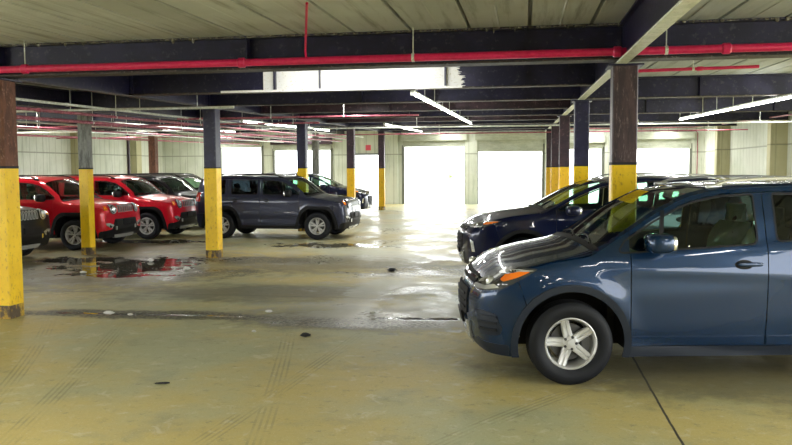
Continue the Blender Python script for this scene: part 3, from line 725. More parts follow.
# ---- materials of the place
def floor_mat():
    m, nt, b = new_mat('stained_concrete_floor')
    v = objvec(nt); n1 = noise(nt, v, .35, 6, .6); n2 = noise(nt, v, 1.7, 8, .65); n3 = noise(nt, v, 9, 6, .7); n4 = noise(nt, v, 60, 3, .6)
    c = mixc(nt, ramp(nt, n1, .40, .62), (.54, .44, .165), (.43, .44, .27))
    sep = nodes(nt, 'ShaderNodeSeparateXYZ'); nt.links.new(v, sep.inputs[0]); X, Y = sep.outputs[0], sep.outputs[1]
    c = mixc(nt, ramp(nt, n2, .50, .74, 0, .65), c, (.31, .30, .19))
    c = mixc(nt, ramp(nt, n3, .55, .75, 0, .75), c, (.25, .235, .15))
    c = mixc(nt, ramp(nt, n4, .55, .8, 0, .5), c, (.78, .75, .58))
    c = mixc(nt, ramp(nt, noise(nt, v, 34, 5, .75), .57, .70, 0, .55), c, (.19, .175, .11))
    c = mixc(nt, ramp(nt, noise(nt, v, 4.2, 6, .7, .6), .55, .68, 0, .5), c, (.66, .63, .46))
    # old wet/oil stains in the middle bay
    def ell(x, y, rx, ry, rot=0., soft=.55, wob=.9):
        dx = math_n(nt, 'SUBTRACT', X, x); dy = math_n(nt, 'SUBTRACT', Y, y); cr, sr = math.cos(rot), math.sin(rot)
        u = math_n(nt, 'ADD', math_n(nt, 'MULTIPLY', dx, cr/rx), math_n(nt, 'MULTIPLY', dy, sr/rx))
        w = math_n(nt, 'ADD', math_n(nt, 'MULTIPLY', dx, -sr/ry), math_n(nt, 'MULTIPLY', dy, cr/ry))
        r = math_n(nt, 'SQRT', math_n(nt, 'ADD', math_n(nt, 'MULTIPLY', u, u), math_n(nt, 'MULTIPLY', w, w)))
        r = math_n(nt, 'ADD', r, math_n(nt, 'MULTIPLY', math_n(nt, 'SUBTRACT', n2, .5), wob*2.4))
        r = math_n(nt, 'ADD', r, math_n(nt, 'MULTIPLY', math_n(nt, 'SUBTRACT', n3, .5), wob*.9))
        return ramp(nt, r, 1.-soft*.5, 1.+soft*.5, 1., 0.)
    def union(L):
        a = L[0]
        for q in L[1:]: a = math_n(nt, 'MAXIMUM', a, q)
        return a
    water = union([ell(-7.2, 13.3, 1.1, 1.1, .2, .15, 1.6), ell(-6.6, 12.0, .8, .22, .1, .15, 1.4), ell(-8.6, 14.0, .9, .6, 0, .15, 1.4), ell(-1.2, 8.95, .5, .10, .05, .4, 1.5),
                   ell(-4.6, 8.75, 1.1, .07, .03, .2, 1.2), ell(-4.6, 17.4, 1.3, .5, 0, .4, 1.4), ell(-9.2, 17.9, 1.4, .5, 0, .3, 1.4)])
    damp = union([ell(-1.9, 8.9, 1.35, .55, .05, .4, .6), ell(-.5, 9.6, 1.9, 1.1, .15, .5, 1.0), ell(-1.2, 12.2, 1.9, 1.3, .2, .6, 1.3), ell(-3.0, 21., 3.6, 5., .1, .6, 1.5), ell(-1.3, 16.2, 2.6, 1.5, 0, .6, 1.4), ell(-1, 30, 7.0, 8., 0, .6, 1.4), ell(-7.4, 13.0, 2.2, 2.2, .1, .5, .8), ell(-4.2, 14.6, 1.9, .9, .1, .5, 1.0)])
    n5 = noise(nt, v, 24, 5, .7); pat = ramp(nt, noise(nt, v, .9, 5, .62, .3), .44, .60)
    damp = math_n(nt, 'MULTIPLY', damp, math_n(nt, 'ADD', .25, math_n(nt, 'MULTIPLY', pat, .75)))
    crust = math_n(nt, 'MULTIPLY', union([ell(-4.5, 8.72, 1.8, .26, .02, .5, .7), ell(-6.0, 12.5, 1.6, .7, .1, .6, .9), ell(-7.6, 14.2, 1.6, .6, 0, .6, .9), ell(-1.9, 8.6, 1.0, .3, .05, .6, .9), ell(-5.1, 14.4, 1.2, .5, 0, .6, .9), ell(-.9, 13.2, 1.8, .8, 0, .6, .9)]), ramp(nt, n5, .45, .54))
    stain = union([ell(-2.5, 8.85, .85, .42, .03, .35, .5), ell(-4.4, 8.75, 1.9, .28, .02, .5, .9), ell(-7.4, 13.0, 2.6, 2.6, .1, .5, .8), ell(-1.7, 8.9, 1.9, .75, .05, .5, .8), ell(-3.5, 10.6, 2.4, .8, .1, .9, 1.0), ell(2.2, 6.9, 2.2, .9, 0, .8, .8), ell(-3.2, 14.2, 3.0, 1.5, .2, .9, 1.1), ell(-9.6, 16.2, 2.6, 2.2, 0, .7, .8)])
    c = mixc(nt, math_n(nt, 'MULTIPLY', stain, .72), c, (.105, .095, .065))
    pale = union([ell(-.9, 9.3, 2.2, .9, .1, .7, 1.), ell(-2.1, 11.4, .35, 1.9, -.1, .5, .7), ell(-2.5, 16.5, 3, 1.6, 0, .9, 1.1), ell(-3, 26, 6, 6, 0, .9, 1.)])
    c = mixc(nt, math_n(nt, 'MULTIPLY', pale, .5), c, (.50, .50, .42))
    # debris-dark crust of the puddle edge
    # curved tyre tracks
    def track(cx, cy, R, wd):
        dx = math_n(nt, 'SUBTRACT', X, cx); dy = math_n(nt, 'SUBTRACT', Y, cy)
        r = math_n(nt, 'SQRT', math_n(nt, 'ADD', math_n(nt, 'MULTIPLY', dx, dx), math_n(nt, 'MULTIPLY', dy, dy)))
        d = math_n(nt, 'ABSOLUTE', math_n(nt, 'SUBTRACT', r, R)); band_ = ramp(nt, d, wd*.75, wd, 1., 0.)
        rib = ramp(nt, math_n(nt, 'SINE', math_n(nt, 'MULTIPLY', r, 150.)), -.2, .6)
        return math_n(nt, 'MULTIPLY', math_n(nt, 'MULTIPLY', band_, rib), ramp(nt, n2, .36, .6))
    tr = union([track(-112.7, -29.9, 114.64, .11), track(-30., -6.0, 28.3, .10), track(-81.2, -13.1, 81.46, .10), track(-115.3, 17.93, 114.0, .10), track(9.5, -1., 11.6, .10), track(14, 2, 12.6, .09)])
    tr = math_n(nt, 'MULTIPLY', tr, ramp(nt, Y, 7.2, 8.3, 1., .15))
    c = mixc(nt, math_n(nt, 'MULTIPLY', tr, .42), c, (.20, .185, .11))
    # slab joints
    jt = math_n(nt, 'ABSOLUTE', math_n(nt, 'SUBTRACT', X, math_n(nt, 'ADD', 1.01, math_n(nt, 'MULTIPLY', math_n(nt, 'SUBTRACT', n2, .5), .03))))
    jl = ramp(nt, jt, .006, .012, 1., 0.)
    yj = math_n(nt, 'ABSOLUTE', math_n(nt, 'SUBTRACT', Y, math_n(nt, 'ADD', 10.3, math_n(nt, 'MULTIPLY', math_n(nt, 'SUBTRACT', n2, .5), .04))))
    jl = math_n(nt, 'MAXIMUM', jl, ramp(nt, yj, .006, .014, .7, 0.))
    c = mixc(nt, jl, c, (.05, .045, .035))
    wet = water
    c = mixc(nt, math_n(nt, 'MULTIPLY', wet, .75), c, (.06, .055, .045))
    c = mixc(nt, math_n(nt, 'MULTIPLY', damp, .35), c, (.20, .20, .16))
    c = mixc(nt, math_n(nt, 'MULTIPLY', crust, .85), c, (.03, .028, .022))
    nt.links.new(c, b.inputs['Base Color'])
    nt.links.new(math_n(nt, 'ADD', .18, math_n(nt, 'MULTIPLY', math_n(nt, 'MAXIMUM', wet, damp), .32)), b.inputs['Specular IOR Level'])
    ro = mixc(nt, wet, mixc(nt, damp, mixc(nt, n3, (.38,)*3, (.62,)*3), mixc(nt, n3, (.14,)*3, (.42,)*3)), (.05,)*3)
    s2 = nodes(nt, 'ShaderNodeSeparateColor'); nt.links.new(ro, s2.inputs[0]); nt.links.new(s2.outputs[0], b.inputs['Roughness'])
    h = math_n(nt, 'MULTIPLY', math_n(nt, 'ADD', n3, math_n(nt, 'MULTIPLY', n4, .3)), math_n(nt, 'SUBTRACT', 1., math_n(nt, 'MAXIMUM', wet, math_n(nt, 'MULTIPLY', damp, .75))))
    bump(nt, b, h, .22, .02)
    return m
def deck_mat():
    m, nt, b = new_mat('concrete_deck_planks')
    v = objvec(nt); st = objvec(nt, (4, .25, 1)); n1 = noise(nt, v, .6, 6, .6); n2 = noise(nt, st, 2.2, 7, .65); n3 = noise(nt, v, 12, 5, .7)
    c = mixc(nt, ramp(nt, n1, .4, .65), (.56, .585, .58), (.68, .71, .71))
    c = mixc(nt, ramp(nt, n2, .48, .70, 0, .75), c, (.24, .24, .22))
    c = mixc(nt, ramp(nt, n3, .6, .75, 0, .4), c, (.52, .52, .46))
    sp_ = nodes(nt, 'ShaderNodeSeparateXYZ'); nt.links.new(v, sp_.inputs[0])
    idx = math_n(nt, 'FLOOR', math_n(nt, 'MULTIPLY', math_n(nt, 'ADD', sp_.outputs[0], 19.29), 1/.624))
    wn = nodes(nt, 'ShaderNodeTexWhiteNoise'); wn.noise_dimensions = '1D'; nt.links.new(idx, wn.inputs['W'])
    c = mixc(nt, math_n(nt, 'MULTIPLY', wn.outputs['Value'], .5), c, (.22, .225, .20))
    c = mixc(nt, math_n(nt, 'MULTIPLY', math_n(nt, 'GREATER_THAN', sp_.outputs[0], 1.), .6), c, (.34, .38, .43))  # bluish light right of the girder, put into the plank colour
    nt.links.new(c, b.inputs['Base Color']); b.inputs['Roughness'].default_value = .8; bump(nt, b, n3, .2, .01)
    return m
def wall_mat(name, c1, c2, c3, board=2.6):
    m, nt, b = new_mat(name)
    v = objvec(nt); st = objvec(nt, (3, 3, .25)); n1 = noise(nt, v, .5, 5, .6); n2 = noise(nt, st, 2.5, 7, .7)
    c = mixc(nt, ramp(nt, n1, .4, .62), c1, c2); c = mixc(nt, ramp(nt, n2, .52, .72, 0, .75), c, c3)
    sep = nodes(nt, 'ShaderNodeSeparateXYZ'); nt.links.new(v, sep.inputs[0])
    xy = math_n(nt, 'ADD', sep.outputs[0], sep.outputs[1])
    def lines(s, per, w):
        f = math_n(nt, 'FRACT', math_n(nt, 'MULTIPLY', s, 1/per)); return ramp(nt, math_n(nt, 'ABSOLUTE', math_n(nt, 'SUBTRACT', f, .5)), .5-w, .5-w*.4, 0., 1.)
    j = math_n(nt, 'MAXIMUM', math_n(nt, 'MULTIPLY', lines(xy, .42, .06), .6), lines(math_n(nt, 'ADD', sep.outputs[2], .45), 2.95, .012))
    c = mixc(nt, math_n(nt, 'MULTIPLY', j, .55), c, (.12, .13, .09))
    nt.links.new(c, b.inputs['Base Color']); b.inputs['Roughness'].default_value = .85; bump(nt, b, math_n(nt, 'SUBTRACT', n2, math_n(nt, 'MULTIPLY', j, .6)), .25, .02)
    return m
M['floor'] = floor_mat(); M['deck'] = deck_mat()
M['wall'] = wall_mat('precast_wall', (.60, .64, .56), (.72, .75, .69), (.35, .39, .33))
M['pier'] = wall_mat('pilaster_concrete', (.42, .40, .24), (.48, .46, .30), (.26, .25, .15))  # brownish-olive; shade of faces turned from the light put into the colour
M['steel'] = worn('navy_steel', (.007, .007, .032), (.015, .013, .050), (1, 1, 1), (.45, .6), .42, (.05, .045, .07))
M['steel2'] = worn('plum_steel', (.020, .008, .018), (.040, .016, .028), (1, 1, 1), (.42, .6), .5, (.09, .045, .06))
M['flange'] = worn('rusty_flange', (.016, .014, .018), (.05, .036, .032), (2, 2, 2), (.45, .55), .55, (.16, .14, .13), .4)
M['pale_steel'] = worn('pale_flange_steel', (.62, .66, .52), (.74, .76, .64), (2, 2, 2), (.4, .6), .5, (.45, .45, .35))  # pale tone for the bottom flange of the right girder
M['whitewash'] = worn('peeling_whitewash', (.86, .86, .82), (.90, .90, .86), (1.5, 1.5, 3), (.4, .6), .6, (.62, .57, .42), .3)
M['yellow'] = worn('safety_yellow', (.86, .54, .0), (.92, .60, .002), (2, 2, 1), (.42, .6), .45, (.60, .34, .01))
M['yellow_dull'] = worn('dull_yellow', (.70, .40, .006), (.76, .45, .008), (2, 2, 1), (.42, .6), .5, (.42, .26, .02))
M['scuff'] = worn('scuffed_base', (.50, .31, .02), (.09, .06, .03), (4, 4, 2), (.42, .55), .6, (.035, .025, .02), .4)
M['rust'] = worn('rusted_steel', (.085, .032, .018), (.15, .06, .032), (3, 3, 1), (.42, .58), .75, (.28, .15, .10), .6)
M['plum'] = worn('plum_column', (.028, .014, .017), (.06, .030, .032), (3, 3, .6), (.42, .58), .45, (.14, .095, .09), .3)
M['peel'] = worn('peeling_grey', (.13, .135, .12), (.25, .26, .24), (4, 4, .8), (.42, .55), .7, (.05, .05, .045), .5)
M['redpipe'] = worn('red_pipe_paint', (.60, .010, .085), (.68, .020, .11), (6, 6, 6), (.4, .6), .32, (.50, .03, .09))
M['oldpipe'] = worn('faded_red_pipe', (.26, .035, .075), (.42, .12, .16), (4, 4, 4), (.4, .6), .4, (.62, .42, .42))
M['greypipe'] = worn('galvanised_pipe', (.58, .62, .56), (.74, .77, .71), (4, 4, 4), (.4, .6), .35, (.25, .24, .22))
M['shutter'] = worn('shutter_steel', (.42, .45, .37), (.52, .55, .47), (1, 1, 4), (.4, .6), .5, (.33, .32, .26))
M['frame'] = simple('door_frame_steel', (.16, .17, .15), .5)
M['residue'] = worn('crumbling_residue', (.10, .095, .08), (.22, .21, .18), (5, 5, 5), (.4, .6), .9, (.5, .48, .42))
M['tube'] = simple('fluorescent_tube', (.9, .9, .9), .3, emit=(1., 1., .96), es=22.)
M['sign'] = simple('red_sign', (.75, .10, .16), .5)
M['debris'] = simple('dark_rubber_scrap', (.02, .02, .022), .8)
M['paper'] = simple('crumpled_white_paper', (.70, .70, .66), .8)
M['wood'] = worn('old_timber', (.20, .14, .07), (.28, .2, .1), (1, 6, 6), (.4, .6), .8)

# ---- shell
f = MB(); n = 2
f.box(-34, 26, -15.3, YB+.3, -.2, 0); struct(f.build('floor', M['floor']))
# ceiling deck : precast planks with open joints, running front to back
c = MB(); y0, y1 = -15.3, YB+.3; xs = []; x = XLW-.3
prof = []
while x < XRW+.4:
    prof += [(x, .07), (x+.016, .07), (x+.020, 0), (x+.30, 0), (x+.306, -.005), (x+.318, -.005), (x+.324, 0), (x+.604, 0), (x+.608, .07)]; x += .624
nP = len(prof); v = []
for yy in (y0, y1): v += [(px, yy, zdk(yy)+dz) for px, dz in prof]
for yy in (y0, y1): v += [(px, yy, zdk(yy)+.25) for px, dz in (prof[0], prof[-1])]
fc = [(i, i+1, nP+i+1, nP+i) for i in range(nP-1)]+[(2*nP, 2*nP+1, 2*nP+3, 2*nP+2)]
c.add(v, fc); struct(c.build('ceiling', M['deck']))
# back wall with its door openings
doors = [(-15.7, -13.5, 2.92, .0), (-12.8, -9.8, 2.75, .0), (-8.6, -7.2, 2.48, 0), (-6.0, -2.93, 2.87, 0), (-2.28, .86, 2.87, .28), (1.7, 3.7, 2.68, 0), (4.55, 7.75, 2.82, .16)]
w = MB(); xs = [XLW]; T = 3.96
for a, b_, t, _ in doors: w.box(xs[-1], a, YB, YB+.3, 0, T); w.box(a, b_, YB, YB+.3, t, T); xs.append(b_)
w.box(xs[-1], XRW, YB, YB+.3, 0, T); struct(w.build('wall_back', M['wall']))
for i, (a, b_, t, drop) in enumerate(doors):
    d = MB()
    for xx in (a-.10, b_-.02): d.box(xx, xx+.12, YB-.05, YB+.02, 0, t+.05)
    d.box(a-.10, b_+.10, YB-.05, YB+.02, t, t+.09)
    o = struct(d.build('door_%d' % (i+1), M['frame']))
    if t > 2.6:
        h = MB(); zz = t+.10
        for k in range(9):
            z0 = t-drop+k*(drop+.42)/9; h.box(a-.04, b_+.04, YB-.12+.015*(k % 2), YB+.01, z0, z0+(drop+.42)/9)
        h.build('roller_shutter', M['shutter'], o)
        h = MB(); h.box(a-.12, b_+.12, YB-.32, YB-.06, t+.30, t+.62); h.build('shutter_housing', M['steel2'] if i in (0, 1) else M['shutter'], o)
for i, x in enumerate((-2.93+.325, -6.6, 1.28, 4.12)):
    p = MB(); p.box(x-.30, x+.30, YB-.18, YB, 0, 3.7); struct(p.build('trim_%d' % (i+1), M['wall']))
w = MB(); w.box(XLW-.3, XLW, 19., YB+.3, 0, 4.0); struct(w.build('wall_left', M['wall']))
w = MB(); w.box(XRW, XRW+.3, 16.5, YB+.3, 0, 4.0); struct(w.build('wall_right', M['wall']))
w = MB(); w.box(XLW-.3, 12, -15.3, -15., 0, 2.75); struct(w.build('wall_front', worn('darkened_concrete', (.10, .10, .09), (.16, .155, .14))))  # unseen wall added behind the camera, coloured dark to dim car reflections
k = 5
for y in (34.1, 27.0, 20.0):
    p = MB(); p.box(XRW-.52, XRW, y-.18, y+.18, 0, zdk(y)); struct(p.build('trim_%d' % k, M['pier'])); k += 1
for y in (25.5, 30.4, 35.2):
    p = MB(); p.box(XLW, XLW+.45, y-.25, y+.25, 0, zdk(y)); struct(p.build('trim_%d' % k, M['pier'])); k += 1
# outdoors behind the doors
g_ = MB(); g_.box(-60, 60, YB+.3, 150, -.25, -.02); struct(g_.build('ground_outside', simple('pale_yard_concrete', (.72, .72, .68), .9)))

# ---- steel frame
ordw = ['first', 'second', 'third', 'fourth', 'fifth', 'sixth', 'seventh', 'eighth', 'ninth', 'tenth', 'eleventh']
def ibeam_x(y, x0, x1, fl=.20, d=.34, matw='steel', matf='flange', zb_=None):
    z0 = zbm(y) if zb_ is None else zb_; z1 = zdk(y)-.002
    b = MB(); b.box(x0, x1, y-.008, y+.008, z0+.018, z1-.018); b.box(x0, x1, y-fl/2, y+fl/2, z1-.018, z1)
    for xx in np.arange(math.ceil(x0/3.05)*3.05, x1, 3.05): b.box(xx-.006, xx+.006, y-fl/2+.01, y+fl/2-.01, z0+.018, z1-.018)
    root = b.build('crossbeam', M[matw])
    q = MB(); q.box(x0, x1, y-fl/2, y+fl/2, z0, z0+.018); q.build('bottom_flange', M[matf], root)
    return root
ys_ = sorted(ROW[:5]+[y+3.05 for y in ROW[:5]])
for i, y in enumerate(ys_):
    o = ibeam_x(y, *((XLW+.05, XRW-.05) if i % 2 == 0 else (-6.12, .99)), fl=.24 if i == 0 else .20, matw='steel' if i < 3 else ('steel2' if i % 2 else 'steel'))
    lab = ['dark steel crossbeam directly behind the bright red pipe, nearest the viewer', 'dark crossbeam with the whitewashed peeling stretch on its web'][i] if i < 2 else '%s dark steel crossbeam under the deck counting from the viewer' % ordw[i]
    tag(o, lab, 'beam', 'steel crossbeams under the deck')
    if i < 2:
        random.seed(9+i); p = MB(); x = XLW+6 if i == 0 else -6.1
        while x < (XRW-.2 if i == 0 else .95):
            w_ = random.uniform(.006, .03); d_ = random.uniform(.004, .018)*(3.2 if random.random() < .05 else 1)
            p.sell((x, y-.112, zdk(y)-.014), (w_, .022, d_), (1.2, 1.), 6, 4); x += w_*random.uniform(.7, 2.2)
        p.build('spray_residue', M['residue'], o)
    if i == 1:
        p = MB(); xa, xb_ = -3.95, -.95; z0, z1 = zbm(y)+.03, zdk(y)-.03
        top = [(x, z1) for x in (xb_, xa)]; n = 40
        rag = [(xb_+.10*random.random()-.35*t*(t > .5)*.2, z0+(z1-z0)*t) for t in np.linspace(0, 1, n)]
        p.prism([(xa, z1), (xa, z0)]+rag, y-.013, y-.0085); p.build('whitewashed_web', M['whitewash'], o)
        for xx in (-3.75, -1.15):
            q = MB(); q.box(xx-.012, xx+.012, y-.10, y-.013, z0, z1); q.build('web_stiffener', M['steel'], o)
        q = MB(); q.box(-4.6, -.9, y-.112, y-.10, zbm(y)-.004, zbm(y)+.03); q.build('flange_edge', M['whitewash'], o)
def girder(x, y0, y1, name_label, pale):
    b = MB(); v = []
    def run(xa, xb_, za, zb2):
        n = len(v)
        b.add([(xx, yy, (zbm(yy) if q0 else zdk(yy))+dz) for yy in (y0, y1) for (q0, dz) in (za, zb2) for xx in (xa, xb_)], [(0, 1, 5, 4), (2, 6, 7, 3), (0, 4, 6, 2), (1, 3, 7, 5), (0, 2, 3, 1), (4, 5, 7, 6)])
    run(x-.008, x+.008, (1, .0), (0, -.01)); run(x-.055, x+.055, (0, -.025), (0, -.004))
    o = b.build('girder', M['steel'])
    b = MB(); run(x-.055, x+.055, (1, -.022), (1, -.002)); b.build('bottom_flange', M['pale_steel'] if pale else M['flange'], o)
    tag(o, name_label, 'beam'); return o
girder(1.0, -14.9, YB-.02, 'front-to-back steel girder with a pale underside over the right column row', True)
girder(-6.13, ROW[0]+.2, YB-.02, 'front-to-back steel girder over the columns beside the grey SUV', False)
girder(-9.07, ROW[0]+.2, YB-.02, 'front-to-back steel girder over the column between the black and red SUVs', False)

def column(x, y, label, upper, low='yellow', s=.26, ytop=1.83, top=None, group='square steel columns', base=True):
    r = empty('steel_column', (x, y, 0)); tag(r, label, 'column', group); h = s/2; zt = top or zbm(y)-.024
    c = .012
    def shaft(name, z0, z1, hh, mat):
        b = MB(); o = hh; P = [(-o+c, -o), (o-c, -o), (o, -o+c), (o, o-c), (o-c, o), (-o+c, o), (-o, o-c), (-o, -o+c)]
        b.prism(P, z0, z1, 'xy'); return b.build(name, M[mat], r)
    shaft('upper_shaft', ytop, zt, h, upper)
    if low:
        shaft('yellow_band', .16, ytop-.03, h+.001, low); shaft('painted_edge', ytop-.03, ytop, h+.003, 'debris'); shaft('scuffed_base', 0, .16, h+.002, 'scuff')
    else: shaft('lower_shaft', 0, ytop, h, upper)
    b = MB(); b.box(-h-.05, h+.05, -h-.05, h+.05, zt-.018, zt-.0005); b.build('cap_plate', M['steel'], r)
    return r
column(-6.19, ROW[0], 'nearest left column, rust above and yellow below, at the photo edge', 'rust')
column(1.05, ROW[0]+.26, 'plum and yellow steel column rising behind the nearest dark blue SUV', 'plum')
column(-9.08, ROW[1]+.45, 'yellow column with peeling grey top standing before the nearer red SUV', 'peel', s=.21)
column(-6.19, ROW[1]+.25, 'yellow and navy column in front of the tail of the grey SUV', 'steel')
column(-6.28, 21.45, 'yellow and navy column just behind the roof of the grey SUV', 'steel')
column(-6.04, ROW[3], 'column standing before the far blue SUV near the doors', 'steel2', 'yellow_dull')
column(-6.07, ROW[4], 'farthest column of the row beside the grey SUV, left of the open doorway', 'steel2', 'yellow_dull')
column(1.02, ROW[1], 'navy and yellow column second in the right row, behind the farther dark SUV', 'steel')
column(1.02, ROW[2], 'third column of the right row from the viewer', 'steel2', 'yellow_dull')
column(1.02, ROW[3], 'fourth column of the right row from the viewer', 'steel2', 'yellow_dull')
column(1.02, ROW[4], 'farthest column of the right row, beside the big roller door', 'steel2', 'yellow_dull')
column(-9.0, ROW[4], 'thin distant column in front of the shuttered doorway behind the grey SUV', 'peel', None)
column(-13.5, ROW[3], 'dark reddish column by the back wall above the red SUVs', 'rust', None)
column(-17.8, ROW[4], 'slim dark post against the far left back wall', 'steel2', None, .11)

# ---- pipes
def pipe(name, pts, r, mat, label, cat='pipe', group=None, hang=(), couple=()):
    b = MB(); b.tube(pts, r, 12); o = b.build(name, M[mat], None, True, .9); tag(o, label, cat, group)
    a, e = Vector(pts[0]), Vector(pts[-1])
    for t in couple:
        p = a.lerp(e, t); d = (e-a).normalized(); q = MB(); q.tube([p-d*.045, p-d*.03, p+d*.03, p+d*.045], [r*1.05, r*1.35, r*1.35, r*1.05], 12); q.build('coupling', M[mat], o, True, .5)
    for t in hang:
        p = a.lerp(e, t); zt = zdk(p.y)-.003; q = MB(); q.tube([(p.x, p.y, p.z), (p.x, p.y, zt)], .006, 6); dd = (e-a).normalized()
        q.tube([p-dd*.015, p+dd*.015], r*1.12, 12); q.build('hanger', M['greypipe'], o)
    return o
pipe('sprinkler_main', [(-10.5, 8.05, 2.925), (8.2, 8.05, 2.925)], .040, 'redpipe', 'thick bright red pipe running across the whole garage below the first beam', 'pipe', None, (.262, .50, .635), (.262, .40, .61, .665))
pipe('riser_pipe', [(-2.30, 8.05, 2.95), (-2.28, 7.95, 3.02), (-1.86, 6.55, zdk(6.55)-.01)], .012, 'redpipe', 'thin red branch pipe rising from the red main to the ceiling')
yy = 11.0
pipe('sprinkler_branch', [(1.4, yy, 3.08), (3.06, yy, 3.10)], .022, 'redpipe', 'short red branch pipe under the deck right of the plum column', 'pipe', None, (.5,), (.55,))
pipe('sprinkler_branch', [(-7.6, 16.2, 2.90), (-2.2, 16.2, 2.90)], .020, 'oldpipe', 'faded red branch pipe crossing above the grey SUV', 'pipe', None, (.1, .4, .7), ())
pl = [(-7.35, 9.0, 2.80, 'greypipe', .022, 'pale galvanised pipe nearest the left column running front to back'),
      (-7.85, 9.0, 2.72, 'oldpipe', .026, 'faded red pipe second from the pale pipe over the left cars'),
      (-8.35, 9.0, 2.62, 'oldpipe', .032, 'thickest faded red pipe running over the red SUVs'),
      (-9.9, 11.0, 2.70, 'greypipe', .020, 'grey pipe running over the hoods of the red SUVs'),
      (-10.9, 11.0, 2.66, 'oldpipe', .026, 'faded red pipe over the middle of the red SUVs'),
      (-12.2, 13.0, 2.74, 'greypipe', .020, 'grey pipe over the rear of the red SUVs'),
      (-13.6, 14.0, 2.66, 'oldpipe', .030, 'leftmost faded red pipe near the left wall')]
for x, ya, z, mt, r, lab in pl:
    pipe('ceiling_pipe', [(x, ya, z), (x, ya+26, z+SL*20)], r, mt, lab, 'pipe', 'pipes running front to back over the left cars', np.linspace(.04, .96, 7), np.linspace(.1, .8, 3))
for y, z, mt, lab in ((12.9, 2.86, 'greypipe', 'grey cross pipe above the column before the nearer red SUV'), (18.6, 2.92, 'oldpipe', 'faded red cross pipe above the farther red SUV'), (22.4, 2.98, 'greypipe', 'grey cross pipe above the black SUVs'), (28.4, 3.06, 'oldpipe', 'far faded red cross pipe near the back doors')):
    pipe('cross_pipe', [(-18.5, y, z), (-5.0 if y < 20 else 7.6, y, z)], .022, mt, lab, 'pipe', 'cross pipes under the deck', np.linspace(.05, .95, 6), (.3, .6))
pipe('wall_pipe', [(1.3, YB-.26, 3.66), (XRW-.60, YB-.26, 3.66), (XRW-.60, 33.0, 3.5), (XRW-.60, 24., 3.3)], .025, 'oldpipe', 'faded red pipe along the top of the right rear walls')
pipe('drop_pipe', [(7.0, YB-.06, 3.5), (7.98, YB-.06, 3.5), (8.08, YB-.06, 3.4), (8.08, YB-.06, .02)], .022, 'oldpipe', 'thin pipe dropping down the corner beside the right rear door')

# ---- tube lights, then added fill lamps
def batten(x, ya, yb_, dz, label, n, gap=.1, es=None):
    r = empty('strip_light', (x, (ya+yb_)/2, zbm((ya+yb_)/2)+dz)); tag(r, label, 'light', 'strip lights running front to back')
    oy, oz = (ya+yb_)/2, zbm((ya+yb_)/2)+dz; L = (yb_-ya)/n
    b = MB(); zz = lambda y: (zbm(y)+dz-oz)
    for i in range(n):
        a, e = ya+i*L-oy, ya+(i+1)*L-oy
        t = MB(); t.tube([(0, a+gap/2, zz(a+oy)), (0, e-gap/2, zz(e+oy))], .013, 8); t.build('fluorescent_tube', M['tube'], r, True, .9)
        b.box(-.03, .03, a-.03, a+.03, zz(a+oy)-.022, zz(a+oy)+.05)
    b.tube([(0, ya-oy, zz(ya)+.045), (0, yb_-oy, zz(yb_)+.045)], .022, 6)
    b.build('batten', M['greypipe'], r)
    b = MB()
    for i in range(n+1):
        y = ya+i*L; b.tube([(0, y-oy, zz(y)+.05), (0, y-oy, zdk(y)-.002-oz)], .006, 6)
    b.build('hanger_rods', M['greypipe'], r)
    return r
batten(-1.66, 11.55, 24.5, -.06, 'long strip light running from the whitewashed beam towards the doors', 9)
batten(4.37, 13.2, 23.2, -.08, 'strip light on the right running towards the right rear wall', 7, .02)
batten(-4.35, 24.0, 33.0, -.06, 'distant strip light left of the open doorway', 6)
batten(3.4, 24.6, 27.4, -.06, 'short distant strip light right of the right column row', 2)
batten(-11.6, 19.0, 30.0, -.06, 'strip light over the black SUVs on the left', 7)
batten(-7.6, 20.2, 29.8, -.06, 'strip light above the rear of the grey SUV', 6)

def add_fill_lamp(x, y, label, p=26):  # fill lamps added to brighten floor and walls, mostly out of view
    z = zbm(y)+(.02 if y < 5 else .2); r = empty('fill_lamp', (x, y, z)); tag(r, label, 'light', 'added fill lamps of the front bay' if y < 5 else 'added fill lamps of the rear bays')
    b = MB(); b.box(-.08, .08, -.65, .65, .012, .06); b.tube([(0, -.4, .06), (0, -.4, zdk(y-.4)-z-.002)], .008, 6); b.tube([(0, .4, .06), (0, .4, zdk(y+.4)-z-.002)], .008, 6); b.build('lamp_housing', M['greypipe'], r)
    l = bpy.data.lights.new('fill_light', 'AREA'); l.shape = 'RECTANGLE'; l.size = .14; l.size_y = 1.25; l.energy = p; l.color = (1., .985, .93)
    o = bpy.data.objects.new('fill_light', l); COL.objects.link(o); o.parent = r; o.location = (0, 0, .004)
for i, (x, y) in enumerate([(a, b_) for b_ in (-11., -7.5, -4., -.5, 3.) for a in (-15., -9.5, -4., 3.6, 7.2)]):
    add_fill_lamp(x, y, 'added fill lamp hung from the deck of the bay at and behind the viewer')
for i, (x, y) in enumerate([(a, b_) for b_ in (16.0, 22.1, 28.2, 34.3, 37.4) for a in (-15.5, -11., -3.6, 3.2, 6.6)]):
    add_fill_lamp(x, y, 'added fill lamp tucked between the crossbeams of the rear bays', 30)
r = empty('fill_lamp', (-2.4, 9.75, 3.17)); tag(r, 'added unseen fill lamp behind the first crossbeam turned towards the whitewashed stretch', 'light')  # hidden fill lamp added to brighten the white web
b = MB(); b.box(-1.1, 1.1, -.10, .0, -.045, .06); b.tube([(-.8, -.05, .05), (-.8, -.05, .105)], .008, 6); b.tube([(.8, -.05, .05), (.8, -.05, .105)], .008, 6); b.build('lamp_housing', M['greypipe'], r)
l = bpy.data.lights.new('fill_light', 'AREA'); l.shape = 'RECTANGLE'; l.size = 2.1; l.size_y = .09; l.energy = 11; l.spread = 2.0
